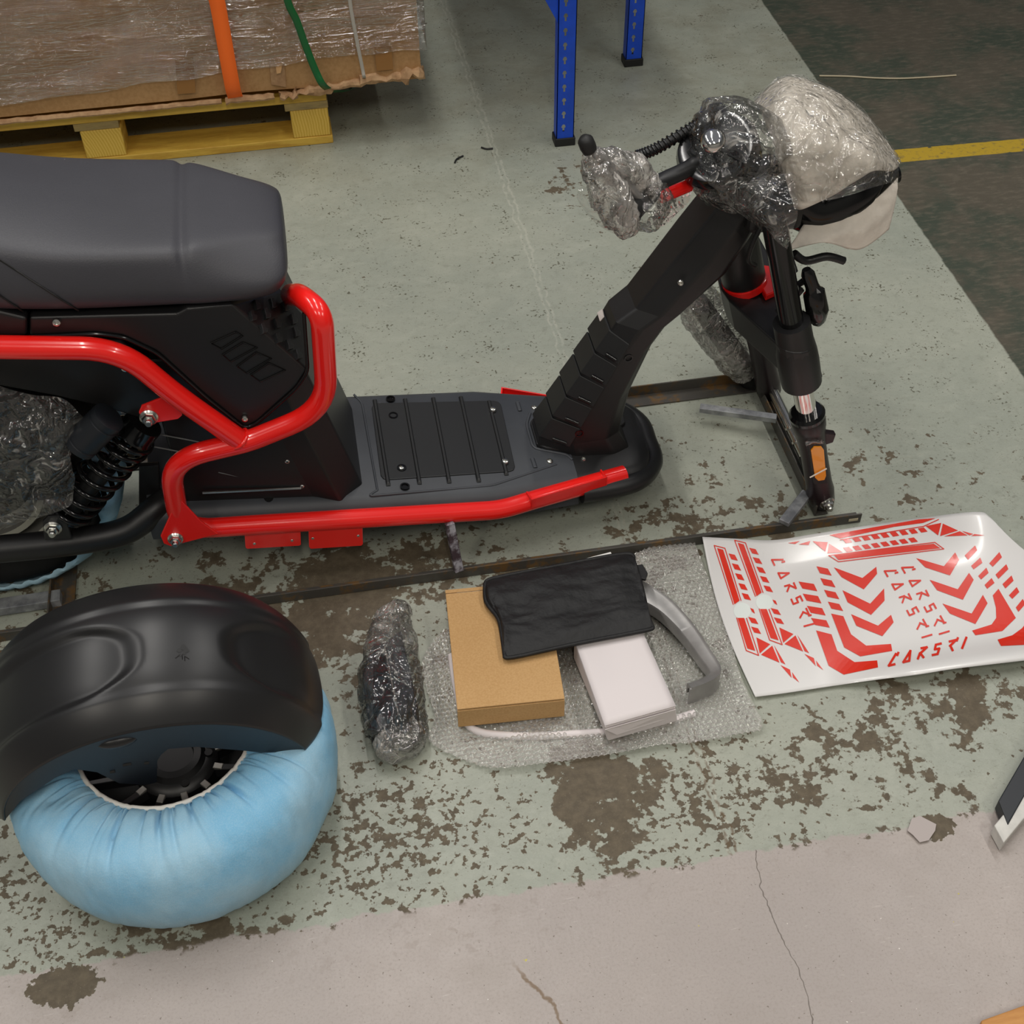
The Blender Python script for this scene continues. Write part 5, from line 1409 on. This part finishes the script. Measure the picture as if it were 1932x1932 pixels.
for j in range(41):
    v = j / 40; row = []
    for i, (a_, c_) in enumerate(zip(tc, bc)):
        q = a_.lerp(c_, v) + V((-14 * math.sin(v * math.pi) * (1 - i / 80), 0, 0)) * (1 if i < 40 else .2) + V((34 * math.sin(v * math.pi) * sstep(.7, 1, i / 80), 0, 0))
        row.append(onS(q.x, q.y))
    rows.append(row)
MB().grid(rows).build('backing_sheet', M['sheet'], sh_, 60, solid=.0006)
def decal(poly, name='sticker', mat='stickred', eps=.0011, parent=sh_):
    bm = bmesh.new()
    vs = [bm.verts.new((x, y, 0)) for x, y in poly]
    bm.faces.new(vs)
    bm.normal_update()
    bmesh.ops.triangulate(bm, faces=bm.faces)
    for _ in range(4):
        es = [e for e in bm.edges if e.calc_length() > 45]
        if not es: break
        bmesh.ops.subdivide_edges(bm, edges=es, cuts=1)
        bmesh.ops.triangulate(bm, faces=bm.faces)
    bm.verts.index_update()
    b = MB().add([onS(*zp(v.co.x, v.co.y), eps) for v in bm.verts], [tuple(v.index for v in f.verts) for f in bm.faces])
    bm.free()
    return b.build(name, M[mat], parent, None)
def stroke_polys(pts, wd):
    out = []
    for a, c in zip(pts, pts[1:]):
        a, c = V((a[0], a[1], 0)), V((c[0], c[1], 0)); t = (c - a).normalized(); n_ = V((-t.y, t.x, 0)) * wd / 2; e_ = t * wd * .35
        out.append([(a - n_ - e_)[:2], (c - n_ + e_)[:2], (c + n_ + e_)[:2], (a + n_ - e_)[:2]])
    return out
def strokes(lines, wd, name):
    b = MB()
    for pts in lines:
        for q in stroke_polys(pts, wd):
            n0, n1, n2, n3 = [V((x, y, 0)) for x, y in q]
            k = max(1, int((n1 - n0).length / 40))
            for i in range(k):
                qq = [n0.lerp(n1, i / k), n0.lerp(n1, (i + 1) / k), n3.lerp(n2, (i + 1) / k), n3.lerp(n2, i / k)]
                b.add([onS(*zp(p.x, p.y), .0013) for p in qq], [(0, 1, 2, 3)])
    return b.build(name, M['stickred'], sh_, None)
def arrow(tf):
    T = lambda pts: [tf(*p) for p in pts]
    for q in [[(162, 287), (197, 297), (292, 590), (262, 612)], [(280, 690), (318, 690), (382, 880), (336, 866)]]: decal(T(q), 'bar_sticker')
    strokes([T([(255, 612), (145, 272), (207, 288), (300, 590)])], 5, 'bar_outline'); strokes([T([(275, 690), (330, 878), (402, 906), (332, 692)])], 5, 'bar_outline')
    for k in range(5):
        x, y = 228 + k * 19, 318 + k * 57
        decal(T([(x, y), (x + 36, y + 8), (x + 54, y + 42), (x + 16, y + 34)]), 'stripe_sticker')
    decal(T([(352, 632), (372, 640), (380, 665), (364, 655)]), 'stripe_sticker')
    for x, y in ((342, 684), (358, 740)): decal(T([(x, y), (x + 40, y + 10), (x + 58, y + 42), (x + 18, y + 34)]), 'stripe_sticker')
    for q in [[(388, 802), (468, 842), (408, 895)], [(480, 850), (415, 902), (522, 948)], [(490, 846), (556, 958), (530, 946)], [(528, 962), (582, 988), (592, 1036)], [(594, 1002), (636, 1062), (600, 1034)]]: decal(T(q), 'triangle_sticker')
    decal(T([(307 + 50 * math.cos(a), 650 + 48 * math.sin(a)) for a in [k * math.pi / 9 for k in range(18)]]), 'round_blank', 'blank', .0009)
arrow(lambda x, y: (x, y))
def tf2(x, y):
    k = (y - 272) / 790; return x + 118 + 22 * k, y - 30 - 40 * k
arrow(tf2)
for k in range(4):
    x, y = 632 + k * 24, 480 + k * 70; decal([(x, y), (x + 88, y + 14), (x + 108, y + 56), (x + 22, y + 40)], 'stripe_sticker')
for k in range(4):
    x, y = 735 + k * 22, 392 + k * 68; decal([(x, y), (x + 66, y + 14), (x + 88, y + 54), (x + 20, y + 40)], 'stripe_sticker')
decal([(733, 762), (822, 785), (855, 880), (955, 945), (1085, 935), (1090, 975), (892, 1017), (805, 965)], 'corner_sticker')
decal([(820, 665), (890, 680), (935, 785), (1022, 850), (1165, 840), (1172, 880), (988, 912), (895, 860)], 'corner_sticker')
for q in [[(835, 398), (1000, 460), (1080, 395), (1085, 435), (1008, 525), (880, 455)], [(885, 530), (1045, 608), (1125, 520), (1128, 590), (1050, 672), (915, 600)], [(935, 668), (1090, 735), (1165, 672), (1180, 715), (1115, 795), (965, 735)],
          [(1310, 345), (1470, 392), (1535, 312), (1558, 355), (1505, 445), (1362, 398)], [(1388, 470), (1550, 525), (1615, 430), (1642, 470), (1580, 585), (1430, 530)], [(1462, 607), (1630, 665), (1695, 557), (1722, 605), (1652, 725), (1505, 665)]]: decal(q, 'chevron_sticker')
for q in [[(1650, 272), (1662, 300), (1610, 355), (1590, 330)], [(1680, 342), (1692, 372), (1642, 410), (1627, 390)], [(1715, 400), (1728, 430), (1685, 468), (1668, 448)], [(1745, 460), (1762, 488), (1720, 522), (1705, 500)],
          [(1790, 310), (1805, 340), (1752, 395), (1732, 375)], [(1830, 380), (1842, 408), (1785, 465), (1768, 440)], [(1860, 445), (1872, 475), (1825, 520), (1808, 495)], [(1890, 512), (1905, 540), (1865, 580), (1845, 560)], [(1925, 580), (1940, 610), (1900, 655), (1885, 630)]]: decal(q, 'stripe_sticker')
decal([(1785, 522), (1885, 690), (1808, 765), (1652, 790), (1633, 763), (1745, 728), (1772, 690), (1770, 630), (1752, 560)], 'corner_sticker')
decal([(1960, 700), (1990, 790), (1932, 845), (1800, 852), (1780, 815), (1865, 790), (1920, 750)], 'corner_sticker')
decal([(808, 212), (1325, 122), (1422, 115), (1350, 142), (1180, 165), (872, 232)], 'bar_sticker')
decal([(832, 324), (1412, 262), (1450, 288), (862, 356)], 'bar_sticker')
strokes([[(872, 240), (1352, 162), (1440, 122)]], 5, 'bar_outline'); strokes([[(806, 330), (1418, 254), (1470, 292), (862, 366), (806, 330)]], 5, 'bar_outline')
for k in range(9):
    f_ = k / 8; x, y = 885 + 435 * f_, 236 - 62 * f_
    decal([(x, y), (x + 34, y - 6), (x + 56, y + 18), (x + 20, y + 24)], 'stripe_sticker')
    x, y = 888 + 428 * f_, 286 - 62 * f_
    if k < 8: decal([(x, y), (x + 34, y - 6), (x + 58, y + 18), (x + 22, y + 24)], 'stripe_sticker')
for q in [[(570, 258), (640, 246), (612, 264)], [(632, 266), (700, 246), (690, 270)], [(712, 248), (800, 254), (786, 308)], [(808, 262), (888, 312), (798, 318)], [(1365, 160), (1455, 142), (1437, 214)], [(1464, 146), (1552, 186), (1448, 218)], [(1562, 190), (1608, 214), (1470, 220)], [(1574, 188), (1640, 206), (1618, 214)], [(1646, 206), (1706, 214), (1628, 218)]]: decal(q, 'triangle_sticker')
GL = [[[(.42, 1), (0, 0), (.52, 0)], [(.62, 1.05), (.58, .82)]],
      [[(.0, 0), (.42, .95), (.52, 0), (0, 0)]],
      [[(0, 0), (.08, .5)], [(.1, .95), (.6, .92), (.12, .48), (.5, 0)]],
      [[(.55, .95), (.1, .95), (.1, .52), (.5, .5), (.45, 0), (0, .02)]],
      [[(.02, .95), (.6, .95), (.15, .50)], [(.2, .5), (.5, 0)], [(.72, 1.1), (.68, .86)]],
      [[(.22, .95), (.05, 0)]]]
def word(o, dx, dy, wd):
    """o: start of the base line, dx: one letter step, dy: letter height"""
    lines = []
    for k, gl in enumerate(GL):
        for ln in gl: lines.append([(o[0] + dx[0] * (k + x * .78) + dy[0] * y, o[1] + dx[1] * (k + x * .78) + dy[1] * y) for x, y in ln])
    return strokes(lines, wd, 'lettering')
word((1152, 965), (84, -20), (14, -62), 13)
word((478, 355), (37, 76), (52, -26), 10)
word((1128, 420), (43, 76), (52, -28), 10)
word((1228, 400), (43, 76), (52, -28), 10)

# ------------------------------------------------------------------ bench foot, board and litter at the lower right
bn = thing('bench_foot', (.93, .87, 0), 'chipped white panel on a black steel rail at the right picture edge', 'furniture')
def beam3(pa, pb, pc, z0, length, name, mat):
    """bar with end edge pa-pb on top and run direction pa->pc, standing down to z0"""
    d_ = (pc - pa).normalized() * length
    top = [pa, pb, pb + d_, pa + d_]
    return MB().hexa([V((q.x, q.y, z0)) for q in top], top).build(name, mat, bn, None, .0015)
beam3(A(1876, 1557, Z=.028), A(1894, 1590, Z=.028), A(1934, 1488, Z=.028), .003, .3, 'panel', M['white'])
beam3(A(1884, 1510, Z=.030), A(1902, 1556, Z=.030), A(1934, 1424, Z=.030), .006, .3, 'rail', M['navy'])
wdn = MB().prism([A(1846, 1934, Z=.004), A(1936, 1902, Z=.004), V((1.1, .52, .004)), V((1.1, .3, .004)), V((.65, .42, .004))], (0, 0, .016)).build('wooden_board', M['oak'], None, None, .002)
tag(wdn, 'orange brown wooden board lying in the bottom right corner', 'board')
ch = MB().prism([A(x, y, Z=.003) for x, y in [(1720, 1545), (1735, 1540), (1766, 1556), (1764, 1568), (1752, 1586), (1735, 1590), (1722, 1576), (1712, 1568)]], (0, 0, .0015)).build('paint_chip', M['chip'], None, None)
tag(ch, 'loose flake of grey floor paint near the white panel', 'paint flake')
sw = MB().tube(crom([A(x, y, Z=.003) for x, y in [(1546, 143), (1600, 144), (1650, 147), (1700, 148), (1760, 145), (1804, 142)]], 5), .0022, 6).build('straw', M['straw'], None, 50)
tag(sw, 'long pale straw lying on the dark floor at the upper right', 'straw')
for pts, lab in (([(908, 278), (918, 281), (930, 280)], 'short curled black plastic scrap left of the rack foot'), ([(858, 307), (862, 300), (874, 294)], 'thin bent black plastic scrap on the green floor')):
    o = MB().tube(crom([A(x, y, Z=.003) for x, y in pts], 4), .0022, 6).build('plastic_scrap', M['capblack'], None, 50)
    tag(o, lab, 'scrap')
